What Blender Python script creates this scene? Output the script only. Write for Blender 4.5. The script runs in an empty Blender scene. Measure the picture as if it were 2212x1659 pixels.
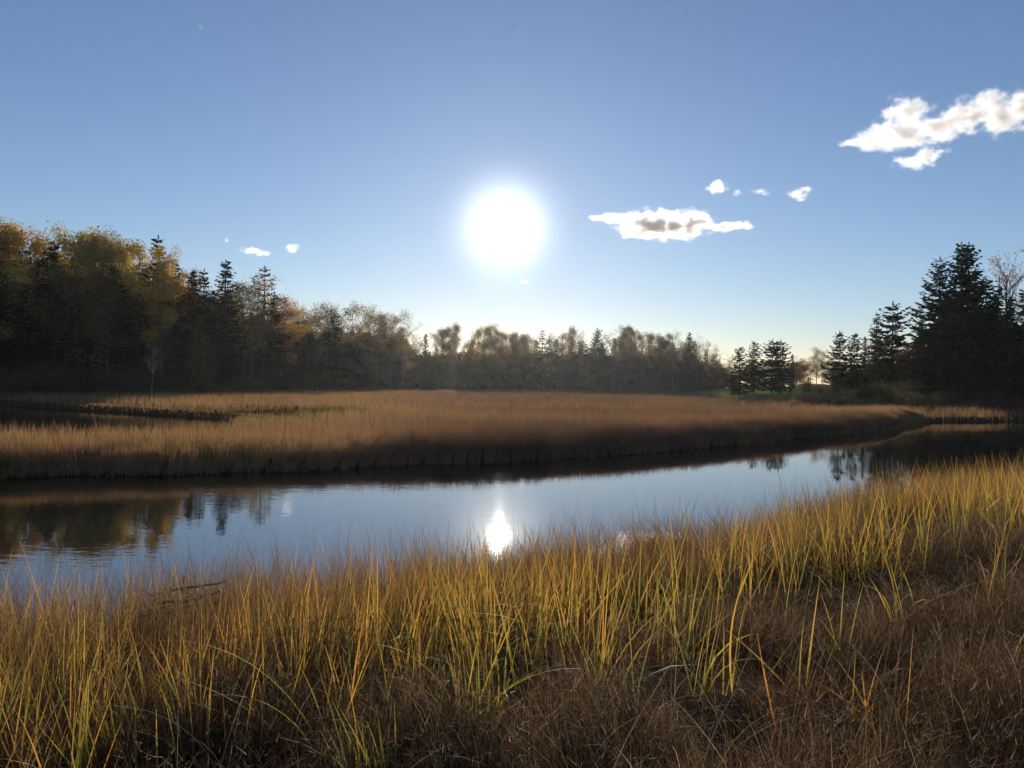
import bpy, math, random
import numpy as np
from mathutils import Matrix, Vector

random.seed(7)
RNG = np.random.default_rng(7)
R = math.radians
PI = math.pi
SC = bpy.context.scene
COL = SC.collection

# ------------------------------------------------------------------ camera, sky, sun, exposure
EYE = 2.6
ROLL = R(1.1)
cam_d = bpy.data.cameras.new('camera')
cam_d.sensor_width = 36.0
cam_d.lens = 27.2
cam_d.clip_start = 0.05
cam_d.clip_end = 30000
cam = bpy.data.objects.new('camera', cam_d)
COL.objects.link(cam)
cam.matrix_world = Matrix.Translation((0, 0, EYE)) @ Matrix.Rotation(R(90 - 0.1), 4, 'X') @ Matrix.Rotation(ROLL, 4, 'Z')
SC.camera = cam

SUN_EL, SUN_AZ = R(11.45), R(-0.75)          # azimuth measured from +Y towards +X
sun_vec = Vector((math.sin(SUN_AZ) * math.cos(SUN_EL), math.cos(SUN_AZ) * math.cos(SUN_EL), math.sin(SUN_EL)))
sun_d = bpy.data.lights.new('sun', 'SUN')
sun_d.energy = 5.0
sun_d.angle = R(0.53)
sun_d.color = (1.0, 0.92, 0.80)
sun = bpy.data.objects.new('sun', sun_d)
COL.objects.link(sun)
sun.rotation_euler = sun_vec.to_track_quat('Z', 'Y').to_euler()
sun.location = (0, 0, 60)

world = bpy.data.worlds.new('World')
SC.world = world
world.use_nodes = True
wn, wl = world.node_tree.nodes, world.node_tree.links
wn.clear()
w_out = wn.new('ShaderNodeOutputWorld')
w_bg = wn.new('ShaderNodeBackground')
w_sky = wn.new('ShaderNodeTexSky')
w_sky.sky_type = 'NISHITA'
w_sky.sun_disc = False
w_sky.sun_elevation = SUN_EL
w_sky.sun_rotation = SUN_AZ
w_sky.altitude = 0
w_sky.air_density = 1.0
w_sky.dust_density = 0.04
w_sky.ozone_density = 4.0
w_bg.inputs['Strength'].default_value = 0.107
w_tint = wn.new('ShaderNodeMix'); w_tint.data_type = 'RGBA'; w_tint.blend_type = 'MULTIPLY'
w_tint.inputs[0].default_value = 1.0
w_tint.inputs[7].default_value = (1.33, 1.07, 1.02, 1)
wl.new(w_sky.outputs[0], w_tint.inputs[6])
wl.new(w_tint.outputs[2], w_bg.inputs['Color'])
# the sun itself and the bright aureole round it
w_tc = wn.new('ShaderNodeTexCoord')
w_dot = wn.new('ShaderNodeVectorMath'); w_dot.operation = 'DOT_PRODUCT'
w_dot.inputs[1].default_value = sun_vec
w_nrm = wn.new('ShaderNodeVectorMath'); w_nrm.operation = 'NORMALIZE'
wl.new(w_tc.outputs['Generated'], w_nrm.inputs[0])
wl.new(w_nrm.outputs[0], w_dot.inputs[0])


def wmath(op, a, b=None):
    n = wn.new('ShaderNodeMath'); n.operation = op
    for i, v in enumerate((a, b)):
        if v is None: continue
        if isinstance(v, (int, float)): n.inputs[i].default_value = v
        else: wl.new(v, n.inputs[i])
    return n.outputs[0]


th = wmath('ARCCOSINE', wmath('MINIMUM', w_dot.outputs['Value'], 1.0))


def gauss(A, deg):
    q = wmath('DIVIDE', th, R(deg))
    return wmath('MULTIPLY', wmath('EXPONENT', wmath('MULTIPLY', wmath('MULTIPLY', q, q), -1.0)), A)


def expo(A, deg):
    return wmath('MULTIPLY', wmath('EXPONENT', wmath('MULTIPLY', wmath('DIVIDE', th, R(deg)), -1.0)), A)


glow = wmath('ADD', wmath('ADD', gauss(7.0, 0.75), gauss(1.2, 2.55)), wmath('ADD', expo(0.05, 5.0), expo(0.055, 14.0)))
w_bg2 = wn.new('ShaderNodeBackground')
w_bg2.inputs['Color'].default_value = (1.0, 0.95, 0.80, 1)
wl.new(glow, w_bg2.inputs['Strength'])
w_add = wn.new('ShaderNodeAddShader')
wl.new(w_bg.outputs[0], w_add.inputs[0]); wl.new(w_bg2.outputs[0], w_add.inputs[1])
wl.new(w_add.outputs[0], w_out.inputs['Surface'])

SC.view_settings.view_transform = 'Standard'
SC.view_settings.look = 'None'
SC.view_settings.exposure = 0.0
SC.view_settings.gamma = 1.0
SC.view_settings.use_curve_mapping = False
cy = SC.cycles
cy.max_bounces = 8
cy.diffuse_bounces = 3
cy.glossy_bounces = 3
cy.transmission_bounces = 4
cy.volume_bounces = 16
cy.transparent_max_bounces = 4
cy.sample_clamp_indirect = 4.0
cy.volume_step_rate = 0.4
cy.volume_max_steps = 512
cy.denoising_prefilter = 'ACCURATE'
cy.use_denoising = True


# ------------------------------------------------------------------ helpers
def ray(px, py):
    """A direction (per metre of depth) for a point of a 2212x1659 sheet, used to lay the place out."""
    u, v = (px - 1106) / 1670.0, (829.5 - py) / 1670.0
    return u - 0.0192 * v, v + 0.0192 * u - 0.0017


def tag(o, label=None, cat=None, group=None, kind=None):
    if label: o['label'] = label
    if cat: o['category'] = cat
    if group: o['group'] = group
    if kind: o['kind'] = kind
    return o


def link(name, data, parent=None):
    o = bpy.data.objects.new(name, data)
    COL.objects.link(o)
    if parent is not None: o.parent = parent
    return o


def empty(name, loc=(0, 0, 0), rz=0.0, scale=(1, 1, 1)):
    o = bpy.data.objects.new(name, None)
    o.empty_display_size = 0.2
    COL.objects.link(o)
    o.location = loc; o.rotation_euler = (0, 0, rz); o.scale = scale
    return o


def np_mesh(name, verts, faces, mat, tint=None, smooth=False, extra=None):
    """verts (n,3); faces (m,k) all with the same corner count, or a list of such arrays."""
    me = bpy.data.meshes.new(name)
    if isinstance(faces, np.ndarray): faces = [faces]
    faces = [f for f in faces if len(f)]
    nv = len(verts)
    me.vertices.add(nv)
    me.vertices.foreach_set('co', np.ascontiguousarray(verts, dtype=np.float32).ravel())
    loops = np.concatenate([f.ravel() for f in faces]).astype(np.int32)
    tot = np.concatenate([np.full(len(f), f.shape[1], dtype=np.int32) for f in faces])
    start = np.concatenate([[0], np.cumsum(tot)[:-1]]).astype(np.int32)
    me.loops.add(len(loops))
    me.loops.foreach_set('vertex_index', loops)
    me.polygons.add(len(tot))
    me.polygons.foreach_set('loop_start', start)
    me.polygons.foreach_set('loop_total', tot)
    if smooth:
        me.polygons.foreach_set('use_smooth', np.ones(len(tot), dtype=bool))
    me.update(calc_edges=True)
    for nm, arr in (('tint', tint),) + tuple((extra or {}).items()):
        if arr is not None:
            a = me.attributes.new(nm, 'FLOAT', 'POINT')
            a.data.foreach_set('value', np.ascontiguousarray(arr, dtype=np.float32))
    if mat: me.materials.append(mat)
    return me


def _hash(ix, iy, seed):
    h = (ix.astype(np.int64) * 374761393 + iy.astype(np.int64) * 668265263 + seed * 144665) & 0x7fffffff
    h = ((h ^ (h >> 13)) * 1274126177) & 0x7fffffff
    return ((h ^ (h >> 16)) & 0xffff) / 65535.0


def vnoise(x, y, seed=0):
    x = np.asarray(x, float); y = np.asarray(y, float)
    ix, iy = np.floor(x), np.floor(y)
    fx, fy = x - ix, y - iy
    fx = fx * fx * (3 - 2 * fx); fy = fy * fy * (3 - 2 * fy)
    a, b = _hash(ix, iy, seed), _hash(ix + 1, iy, seed)
    c, d = _hash(ix, iy + 1, seed), _hash(ix + 1, iy + 1, seed)
    return (a * (1 - fx) + b * fx) * (1 - fy) + (c * (1 - fx) + d * fx) * fy


def fbm(x, y, seed=0, octv=3):
    s, a, t = 0, 0.5, 0
    for k in range(octv):
        s = s + a * vnoise(x * 2 ** k, y * 2 ** k, seed + 17 * k); t += a; a *= 0.5
    return s / t


def sstep(a, b, x):
    t = np.clip((x - a) / (b - a), 0, 1)
    return t * t * (3 - 2 * t)


# ------------------------------------------------------------------ materials
def new_mat(name):
    m = bpy.data.materials.new(name)
    m.use_nodes = True
    nt = m.node_tree
    nt.nodes.clear()
    out = nt.nodes.new('ShaderNodeOutputMaterial')
    return m, nt, out


def ramp(nt, fac, stops, interp='LINEAR'):
    r = nt.nodes.new('ShaderNodeValToRGB')
    r.color_ramp.interpolation = interp
    el = r.color_ramp.elements
    while len(el) < len(stops): el.new(0.5)
    for e, (p, c) in zip(el, stops):
        e.position = p; e.color = (*c, 1)
    nt.links.new(fac, r.inputs[0])
    return r.outputs[0]


def leaf_mat(name, stops=None, trans=0.45, gloss=0.06, use_object_color=False, trans_gain=(1.25, 1.05, 0.7)):
    """Thin plant tissue: diffuse, light passing through, and a faint sheen."""
    m, nt, out = new_mat(name)
    at = nt.nodes.new('ShaderNodeAttribute'); at.attribute_name = 'tint'
    if use_object_color:
        oi = nt.nodes.new('ShaderNodeObjectInfo')
        hs = nt.nodes.new('ShaderNodeHueSaturation')
        mr = nt.nodes.new('ShaderNodeMapRange')
        mr.inputs['To Min'].default_value = 0.55; mr.inputs['To Max'].default_value = 1.45
        nt.links.new(at.outputs['Fac'], mr.inputs['Value'])
        nt.links.new(mr.outputs[0], hs.inputs['Value'])
        mh = nt.nodes.new('ShaderNodeMapRange')
        mh.inputs['To Min'].default_value = 0.485; mh.inputs['To Max'].default_value = 0.515
        nt.links.new(oi.outputs['Random'], mh.inputs['Value'])
        nt.links.new(mh.outputs[0], hs.inputs['Hue'])
        nt.links.new(oi.outputs['Color'], hs.inputs['Color'])
        col = hs.outputs[0]
    else:
        col = ramp(nt, at.outputs['Fac'], stops)
    df = nt.nodes.new('ShaderNodeBsdfDiffuse')
    tr = nt.nodes.new('ShaderNodeBsdfTranslucent')
    mul = nt.nodes.new('ShaderNodeMix'); mul.data_type = 'RGBA'; mul.blend_type = 'MULTIPLY'
    mul.inputs[0].default_value = 1.0
    mul.inputs[7].default_value = (*trans_gain, 1)
    nt.links.new(col, mul.inputs[6])
    nt.links.new(col, df.inputs['Color'])
    nt.links.new(mul.outputs[2], tr.inputs['Color'])
    mx = nt.nodes.new('ShaderNodeMixShader'); mx.inputs[0].default_value = trans
    nt.links.new(df.outputs[0], mx.inputs[1]); nt.links.new(tr.outputs[0], mx.inputs[2])
    last = mx.outputs[0]
    if gloss > 0:
        gl = nt.nodes.new('ShaderNodeBsdfGlossy'); gl.inputs['Roughness'].default_value = 0.45
        gl.inputs['Color'].default_value = (0.8, 0.8, 0.75, 1)
        m2 = nt.nodes.new('ShaderNodeMixShader'); m2.inputs[0].default_value = gloss
        nt.links.new(last, m2.inputs[1]); nt.links.new(gl.outputs[0], m2.inputs[2])
        last = m2.outputs[0]
    nt.links.new(last, out.inputs['Surface'])
    return m


def bark_mat(name, c1, c2, scale=6.0):
    m, nt, out = new_mat(name)
    tc = nt.nodes.new('ShaderNodeTexCoord')
    mp = nt.nodes.new('ShaderNodeMapping'); mp.inputs['Scale'].default_value = (1, 1, 0.3)
    nz = nt.nodes.new('ShaderNodeTexNoise'); nz.inputs['Scale'].default_value = scale; nz.inputs['Detail'].default_value = 4
    nt.links.new(tc.outputs['Object'], mp.inputs[0]); nt.links.new(mp.outputs[0], nz.inputs['Vector'])
    c = ramp(nt, nz.outputs['Fac'], [(0.35, c1), (0.65, c2)])
    p = nt.nodes.new('ShaderNodeBsdfPrincipled'); p.inputs['Roughness'].default_value = 0.9
    p.inputs['Specular IOR Level'].default_value = 0.2
    nt.links.new(c, p.inputs['Base Color'])
    b = nt.nodes.new('ShaderNodeBump'); b.inputs['Strength'].default_value = 0.6; b.inputs['Distance'].default_value = 0.03
    nt.links.new(nz.outputs['Fac'], b.inputs['Height']); nt.links.new(b.outputs[0], p.inputs['Normal'])
    nt.links.new(p.outputs[0], out.inputs['Surface'])
    return m


M_NEEDLE = leaf_mat('spruce_needles', trans=0.12, gloss=0.04, use_object_color=True, trans_gain=(1, 1, 0.7))
M_LEAF = leaf_mat('autumn_leaves', trans=0.5, gloss=0.04, use_object_color=True, trans_gain=(1.2, 1.05, 0.75))
M_BARK = bark_mat('dark_bark', (0.05, 0.038, 0.03), (0.12, 0.10, 0.085))
M_GREY = bark_mat('grey_bark', (0.10, 0.09, 0.08), (0.22, 0.20, 0.18))
M_BIRCH = bark_mat('white_birch_bark', (0.30, 0.28, 0.26), (0.62, 0.60, 0.56), 9)
M_REED = leaf_mat('marsh_reed', [(0.0, (0.055, 0.065, 0.022)), (0.22, (0.15, 0.135, 0.05)), (0.42, (0.42, 0.275, 0.165)),
                                 (0.62, (0.27, 0.172, 0.115)), (0.8, (0.19, 0.126, 0.092)), (1.0, (0.12, 0.08, 0.064))], trans=0.42, gloss=0)
M_BANK = leaf_mat('bank_grass_stem', [(0.0, (0.10, 0.11, 0.03)), (0.3, (0.29, 0.215, 0.08)), (0.55, (0.31, 0.195, 0.10)),
                                      (0.8, (0.17, 0.095, 0.055)), (1.0, (0.06, 0.036, 0.026))], trans=0.34, gloss=0.03)
M_STRAW = leaf_mat('bleached_straw', [(0.0, (0.26, 0.19, 0.12)), (0.6, (0.42, 0.33, 0.21)), (1.0, (0.55, 0.48, 0.36))], trans=0.35, gloss=0.015)
M_CORD = leaf_mat('cordgrass_blade', [(0.0, (0.08, 0.12, 0.025)), (0.25, (0.19, 0.22, 0.055)), (0.45, (0.38, 0.31, 0.075)),
                                      (0.65, (0.55, 0.34, 0.085)), (0.82, (0.44, 0.21, 0.06)), (1.0, (0.20, 0.09, 0.04))], trans=0.6, gloss=0.05)
M_FINE = leaf_mat('fine_dry_grass', [(0.0, (0.03, 0.02, 0.015)), (0.45, (0.075, 0.045, 0.03)), (0.8, (0.16, 0.10, 0.062)),
                                     (1.0, (0.42, 0.33, 0.23))], trans=0.32, gloss=0.015)


def ground_material():
    m, nt, out = new_mat('marsh_ground')
    at = nt.nodes.new('ShaderNodeAttribute'); at.attribute_name = 'upland'
    gr = nt.nodes.new('ShaderNodeAttribute'); gr.attribute_name = 'lawn'
    tc = nt.nodes.new('ShaderNodeTexCoord')
    n1 = nt.nodes.new('ShaderNodeTexNoise'); n1.inputs['Scale'].default_value = 0.35; n1.inputs['Detail'].default_value = 6
    n2 = nt.nodes.new('ShaderNodeTexNoise'); n2.inputs['Scale'].default_value = 9.0; n2.inputs['Detail'].default_value = 8
    for n in (n1, n2): nt.links.new(tc.outputs['Object'], n.inputs['Vector'])
    mud = ramp(nt, n2.outputs['Fac'], [(0.3, (0.025, 0.018, 0.012)), (0.7, (0.07, 0.045, 0.028))])
    thatch = ramp(nt, n1.outputs['Fac'], [(0.3, (0.10, 0.06, 0.035)), (0.7, (0.20, 0.12, 0.06))])
    lawn = ramp(nt, n1.outputs['Fac'], [(0.3, (0.12, 0.15, 0.045)), (0.7, (0.19, 0.21, 0.07))])
    a = nt.nodes.new('ShaderNodeMix'); a.data_type = 'RGBA'
    nt.links.new(at.outputs['Fac'], a.inputs[0]); nt.links.new(mud, a.inputs[6]); nt.links.new(thatch, a.inputs[7])
    b = nt.nodes.new('ShaderNodeMix'); b.data_type = 'RGBA'
    nt.links.new(gr.outputs['Fac'], b.inputs[0]); nt.links.new(a.outputs[2], b.inputs[6]); nt.links.new(lawn, b.inputs[7])
    p = nt.nodes.new('ShaderNodeBsdfPrincipled'); p.inputs['Roughness'].default_value = 0.95
    p.inputs['Specular IOR Level'].default_value = 0.0
    nt.links.new(b.outputs[2], p.inputs['Base Color'])
    bp = nt.nodes.new('ShaderNodeBump'); bp.inputs['Strength'].default_value = 0.8; bp.inputs['Distance'].default_value = 0.06
    nt.links.new(n2.outputs['Fac'], bp.inputs['Height']); nt.links.new(bp.outputs[0], p.inputs['Normal'])
    nt.links.new(p.outputs[0], out.inputs['Surface'])
    return m


def water_material():
    m, nt, out = new_mat('creek_water')
    tc = nt.nodes.new('ShaderNodeTexCoord')
    mp = nt.nodes.new('ShaderNodeMapping'); mp.inputs['Rotation'].default_value = (0, 0, R(18))
    mp.inputs['Scale'].default_value = (0.55, 1.0, 1)
    nt.links.new(tc.outputs['Object'], mp.inputs[0])

    def nz(scale, det):
        n = nt.nodes.new('ShaderNodeTexNoise'); n.inputs['Scale'].default_value = scale; n.inputs['Detail'].default_value = det
        nt.links.new(mp.outputs[0], n.inputs['Vector']); return n.outputs['Fac']
    fine, mid, patch = nz(7.0, 2), nz(2.2, 2), nz(0.13, 3)
    pr = nt.nodes.new('ShaderNodeMapRange')
    pr.inputs['From Min'].default_value = 0.40; pr.inputs['From Max'].default_value = 0.65
    pr.inputs['To Min'].default_value = 0.25; pr.inputs['To Max'].default_value = 1.0
    nt.links.new(patch, pr.inputs['Value'])
    # the open reach on the left carries more breeze ripple than the sheltered middle
    sp = nt.nodes.new('ShaderNodeSeparateXYZ'); nt.links.new(tc.outputs['Object'], sp.inputs[0])
    xr = nt.nodes.new('ShaderNodeMapRange')
    xr.inputs['From Min'].default_value = -12.0; xr.inputs['From Max'].default_value = 1.0
    xr.inputs['To Min'].default_value = 2.4; xr.inputs['To Max'].default_value = 0.42
    nt.links.new(sp.outputs['X'], xr.inputs['Value'])

    def mth(op, x, y):
        n = nt.nodes.new('ShaderNodeMath'); n.operation = op
        for i, v in enumerate((x, y)):
            if isinstance(v, (int, float)): n.inputs[i].default_value = v
            else: nt.links.new(v, n.inputs[i])
        return n.outputs[0]
    h = mth('ADD', mth('MULTIPLY', fine, 0.0022), mth('MULTIPLY', mid, 0.0030))
    h = mth('MULTIPLY', mth('MULTIPLY', h, pr.outputs[0]), xr.outputs[0])
    bp = nt.nodes.new('ShaderNodeBump'); bp.inputs['Strength'].default_value = 1.0; bp.inputs['Distance'].default_value = 1.0
    nt.links.new(h, bp.inputs['Height'])
    p = nt.nodes.new('ShaderNodeBsdfPrincipled')
    p.inputs['Base Color'].default_value = (0.012, 0.013, 0.010, 1)
    p.inputs['Roughness'].default_value = 0.015
    p.inputs['IOR'].default_value = 3.4
    nt.links.new(bp.outputs[0], p.inputs['Normal'])
    nt.links.new(p.outputs[0], out.inputs['Surface'])
    return m


# ------------------------------------------------------------------ terrain
NB = np.array([(-200, 1.0), (-100, 2.0), (-30, 5.8), (-10, 6.6), (-3.8, 6.8), (-1.5, 7.5), (0, 8.3), (2.2, 10.5), (6, 14.0), (10.9, 17.6), (20, 22), (40, 30), (100, 45), (250, 70)])
FB = np.array([(-200, 38), (-100, 26), (-60, 22), (-30, 16.8), (-15, 17.7), (-9, 20.0), (0, 25.0), (8.4, 32.4), (21, 46), (25, 50.5), (29, 57), (32, 62.5), (36, 65.5), (45, 69), (60, 71), (100, 74), (250, 90)])
CREEK = np.array([(-200, 33), (-40, 24.3), (-21, 24.0), (-14.5, 27.4), (-12.2, 32.5), (-14.2, 40), (-17.0, 46.5), (-26, 52.5), (-40, 61), (-200, 150)], float)
POOLS = [(-16.4, 54, 1.3, 4.5), (-13.6, 51.5, 0.9, 3.5), (-19.5, 58, 0.9, 2.5)]


def poly_in(x, y, P):
    """Signed distance to a closed outline, positive inside."""
    best = np.full(np.shape(x), 1e9); inside = np.zeros(np.shape(x), bool)
    for (ax, ay), (bx, by) in zip(P, np.roll(P, -1, 0)):
        ex, ey = bx - ax, by - ay
        t = np.clip(((x - ax) * ex + (y - ay) * ey) / (ex * ex + ey * ey), 0, 1)
        best = np.minimum(best, np.hypot(x - ax - t * ex, y - ay - t * ey))
        c = (ay > y) != (by > y)
        xi = ax + (y - ay) / np.where(by == ay, 1e-9, by - ay) * ex
        inside ^= c & (x < xi)
    return np.where(inside, best, -best)


def wob(x, y):
    return (fbm(x * 0.35, y * 0.35, 5, 3) - 0.5) * 1.5


def near_edge(x): return np.interp(x, NB[:, 0], NB[:, 1])
def far_edge(x): return np.interp(x, FB[:, 0], FB[:, 1])


def water_depth_in(x, y):
    """Roughly the distance into open water (positive) or on to land (negative)."""
    w = wob(x, y) * np.clip(y / 12.0, 0.35, 1.0)
    main = np.minimum(y - near_edge(x), far_edge(x) - y) * 0.85 + w
    creek = poly_in(x, y, CREEK) * 0.9 + w * 0.5
    d = np.maximum(main, creek)
    for px_, py_, rx, ry in POOLS:
        q = 1 - np.hypot((x - px_) / rx, (y - py_) / ry)
        d = np.maximum(d, q * min(rx, ry) + w * 0.2)
    return d


# edge of the rising wooded ground: distance as a function of bearing (x/y)
UP = np.array([(-1.6, 78), (-0.66, 84), (-0.48, 88), (-0.36, 98), (-0.29, 118), (-0.24, 145), (-0.14, 180), (-0.11, 222), (0.0, 232), (0.18, 205), (0.25, 178), (0.272, 128), (0.30, 110), (0.34, 102), (0.368, 96), (0.40, 94), (0.46, 94), (0.50, 94), (0.55, 92), (0.60, 90), (0.70, 90), (1.6, 90)])


def upland_in(x, y):
    d = np.hypot(x, y)
    b = x / np.maximum(y, 1.0)
    return np.where(y > 20, d - np.interp(b, UP[:, 0], UP[:, 1]) + (fbm(x * 0.15, y * 0.15, 31) - 0.5) * 6, -50)


def height(x, y):
    x = np.asarray(x, float); y = np.asarray(y, float)
    wd = water_depth_in(x, y)
    land = -wd
    near = y < near_edge(x) + 1.5
    h = 0.06 + 0.26 * sstep(0.0, 0.7, land)
    h = h + np.where(near, 0.68 * sstep(0.5, 5.0, land), 0.10 * sstep(1, 12, land))
    h = h + (fbm(x * 0.9, y * 0.9, 3) - 0.5) * np.where(near, 0.46 * sstep(0.3, 2.5, land), 0.10 * sstep(0.3, 3, land))
    h = np.where(wd > 0, 0.06 - 0.5 * sstep(-0.1, 1.0, wd), h)
    ui = upland_in(x, y)
    b = x / np.maximum(y, 1.0)
    rightness = sstep(0.20, 0.33, b)
    h = h + sstep(-3, 8, ui) * (0.7 + rightness * 0.5) + sstep(-1.5, 2.5, ui) * sstep(0.355, 0.375, b) * (1 - sstep(0.52, 0.56, b)) * 0.9
    h = h + sstep(4, 60, ui) * sstep(0.22, 0.28, b) * (1 - sstep(0.40, 0.44, b)) * 0.9
    h = h + sstep(30, 500, ui) * 1.0
    return h


def build_terrain():
    rad = np.concatenate([[0.0], np.geomspace(0.7, 950, 330)])
    # finer steps of bearing in front, coarser behind
    front = np.linspace(R(-58), R(58), 420)
    back = np.linspace(R(58), R(302), 60)[1:-1]
    ang = np.concatenate([front, back])
    na, nr = len(ang), len(rad)
    A, D = np.meshgrid(ang, rad[1:], indexing='xy')
    X, Y = (D * np.sin(A)).ravel(), (D * np.cos(A)).ravel()
    X = np.concatenate([[0.0], X]); Y = np.concatenate([[0.0], Y])
    Z = height(X, Y)
    V = np.stack([X, Y, Z], 1)
    i = np.arange(nr - 2)[:, None] * na + 1
    j = np.arange(na)[None, :]; j2 = (j + 1) % na
    q = np.stack([i + j, i + j2, i + na + j2, i + na + j], -1).reshape(-1, 4)[:, ::-1]
    t = np.stack([np.zeros(na, int), 1 + j[0], 1 + j2[0]], 1)[:, ::-1]
    wd = water_depth_in(X, Y)
    up = np.clip(sstep(0.8, 4.0, -wd) * np.where(Y < near_edge(X) + 1, 0.35, 1.0), 0, 1)
    b = X / np.maximum(Y, 1)
    ui = upland_in(X, Y)
    lawn = sstep(2, 6, ui) * sstep(0.22, 0.27, b) * (1 - sstep(0.36, 0.40, b)) * sstep(85, 100, Y) + sstep(1.0, 3, ui) * sstep(0.36, 0.38, b) * (1 - sstep(0.5, 0.55, b)) * 0.6
    me = np_mesh('ground', V, [q, t], ground_material(), smooth=True, extra={'upland': up, 'lawn': np.clip(lawn, 0, 1)})
    o = link('ground', me)
    tag(o, 'brown marsh ground rising to wooded banks', kind='structure')


build_terrain()

# water: one level sheet under the marsh, fitted to the creeks' reach
wv = np.array([(-220, -30, 0), (260, -30, 0), (260, 175, 0), (-220, 175, 0)], float)
water = link('water', np_mesh('water', wv, np.array([[0, 1, 2, 3]]), water_material()))
tag(water, 'calm tidal creek reflecting sky and trees', kind='structure')


# ------------------------------------------------------------------ trees
def tube(path, radii, sides=6):
    path = np.asarray(path, float); n = len(path)
    V = []
    for k in range(n):
        t = path[min(k + 1, n - 1)] - path[max(k - 1, 0)]
        t = t / (np.linalg.norm(t) + 1e-9)
        a = np.cross(t, (0.31, 0.95, 0.05)); a /= np.linalg.norm(a) + 1e-9
        b = np.cross(t, a)
        an = np.arange(sides) * 2 * PI / sides
        V.append(path[k] + radii[k] * (np.cos(an)[:, None] * a + np.sin(an)[:, None] * b))
    V = np.concatenate(V)
    F = []
    for k in range(n - 1):
        for s in range(sides):
            s2 = (s + 1) % sides
            F.append((k * sides + s, k * sides + s2, (k + 1) * sides + s2, (k + 1) * sides + s))
    return V, np.array(F)


def join(parts):
    V, F, o = [], [], 0
    for v, f in parts:
        V.append(v); F.append(f + o); o += len(v)
    return np.concatenate(V), np.concatenate(F)


def quads_from(C, A, B):
    """Diamond leaf faces: centre C, half axes A (long) and B (short)."""
    V = np.stack([C - A, C + B * 1.0 - A * 0.1, C + A, C - B * 1.0 - A * 0.1], 1).reshape(-1, 3)
    F = np.arange(len(C) * 4).reshape(-1, 4)
    return V, F


def unit_rand(rng, n):
    v = rng.normal(size=(n, 3)); return v / np.linalg.norm(v, axis=1, keepdims=True)


def make_spruce(seed, h=15.0, rad=2.7, sparse=0.0, low=0.05, power=0.85):
    """Whorls of drooping boughs carrying flat sprays of twigs."""
    rng = np.random.default_rng(seed)
    C, A, B, T = [], [], [], []
    bz = h * low
    wood = [tube([(0, 0, -0.4), (0.02, 0, h * 0.3), (-0.03, 0.02, h * 0.7), (0, 0, h)], [0.017 * h, 0.012 * h, 0.006 * h, 0.01], 7)]
    z = bz
    while z < h * 0.985:
        f = (z - bz) / (h - bz)
        step = (0.34 + 0.25 * (1 - f)) * (1 + 0.9 * sparse)
        L0 = rad * (1 - f) ** power + 0.10
        if f < 0.12: L0 *= 0.65 + 2.9 * f
        nb = int(5 + 3 * (1 - f))
        a0 = rng.uniform(0, 2 * PI)
        for k in range(nb):
            if rng.random() < 0.10 + 0.25 * sparse: continue
            az = a0 + k * 2 * PI / nb + rng.normal(0, 0.22)
            L = L0 * rng.uniform(0.6, 1.15)
            up0 = 0.55 * f - 0.12 + rng.normal(0, 0.07)
            droop = 0.32 * (1 - f) + 0.04
            s = np.linspace(0.12, 1.0, max(3, int(L / 0.20)))
            r = L * s
            zz = z + rng.normal(0, 0.08) + L * (up0 * s - droop * np.sin(s * PI * 0.62) + 0.20 * s ** 3)
            out = np.array([math.cos(az), math.sin(az), 0]); sd = np.array([-out[1], out[0], 0])
            if L > 0.9 and k % 2 == 0:
                pts = np.stack([out[0] * r, out[1] * r, zz], 1)[::max(1, len(s) // 4)]
                if len(pts) > 1:
                    wood.append(tube(pts, np.linspace(0.028, 0.008, len(pts)) * (0.5 + L * 0.35), 3))
            for j in range(len(s)):
                p = np.array([out[0] * r[j], out[1] * r[j], zz[j]])
                tw = (0.16 + 0.30 * L * 0.5 * (1 - s[j] * 0.72)) * rng.uniform(0.7, 1.25)
                for sg in (-1, 1, 0):
                    if rng.random() < 0.12 + 0.2 * sparse: continue
                    dirv = out * (0.75 if sg else 1.0) + sd * sg * rng.uniform(0.7, 1.15) + np.array([0, 0, rng.normal(-0.12, 0.18)])
                    dirv /= np.linalg.norm(dirv)
                    ln = tw if sg else tw * 0.7
                    side = np.cross(dirv, (0, 0, 1)); side /= np.linalg.norm(side) + 1e-6
                    side = side + np.array([0, 0, rng.normal(0, 0.65)])
                    side /= np.linalg.norm(side)
                    C.append(p + dirv * ln * 0.8); A.append(dirv * ln); B.append(side * (0.10 + 0.17 * ln) * rng.uniform(0.8, 1.3))
                    T.append(rng.uniform(0.1, 0.9))
                    if rng.random() < 0.4 * (1 - f):      # hanging twiglets
                        hd = np.array([rng.normal(0, 0.25), rng.normal(0, 0.25), -1.0])
                        C.append(p + dirv * ln * 0.7 + hd * 0.14); A.append(hd * 0.2); B.append(side * 0.07); T.append(rng.uniform(0, 0.6))
        z += step * rng.uniform(0.7, 1.15)
    # leader
    for k in range(7):
        p = np.array([0, 0, h * 0.985 + k * 0.05]); a = k * 2.4
        C.append(p); A.append(np.array([math.cos(a) * 0.14, math.sin(a) * 0.14, 0.14])); B.append(np.array([-math.sin(a), math.cos(a), 0]) * 0.05); T.append(0.4)
    C, A, B = np.array(C), np.array(A), np.array(B)
    V, F = quads_from(C, A, B)
    crown = np_mesh('spruce_crown', V, F, M_NEEDLE, tint=np.repeat(T, 4))
    vw, fw = join(wood)
    trunk = np_mesh('spruce_trunk', vw, fw, M_BARK, smooth=True)
    return dict(h=h, parts=[('trunk', trunk), ('crown', crown)])


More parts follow.
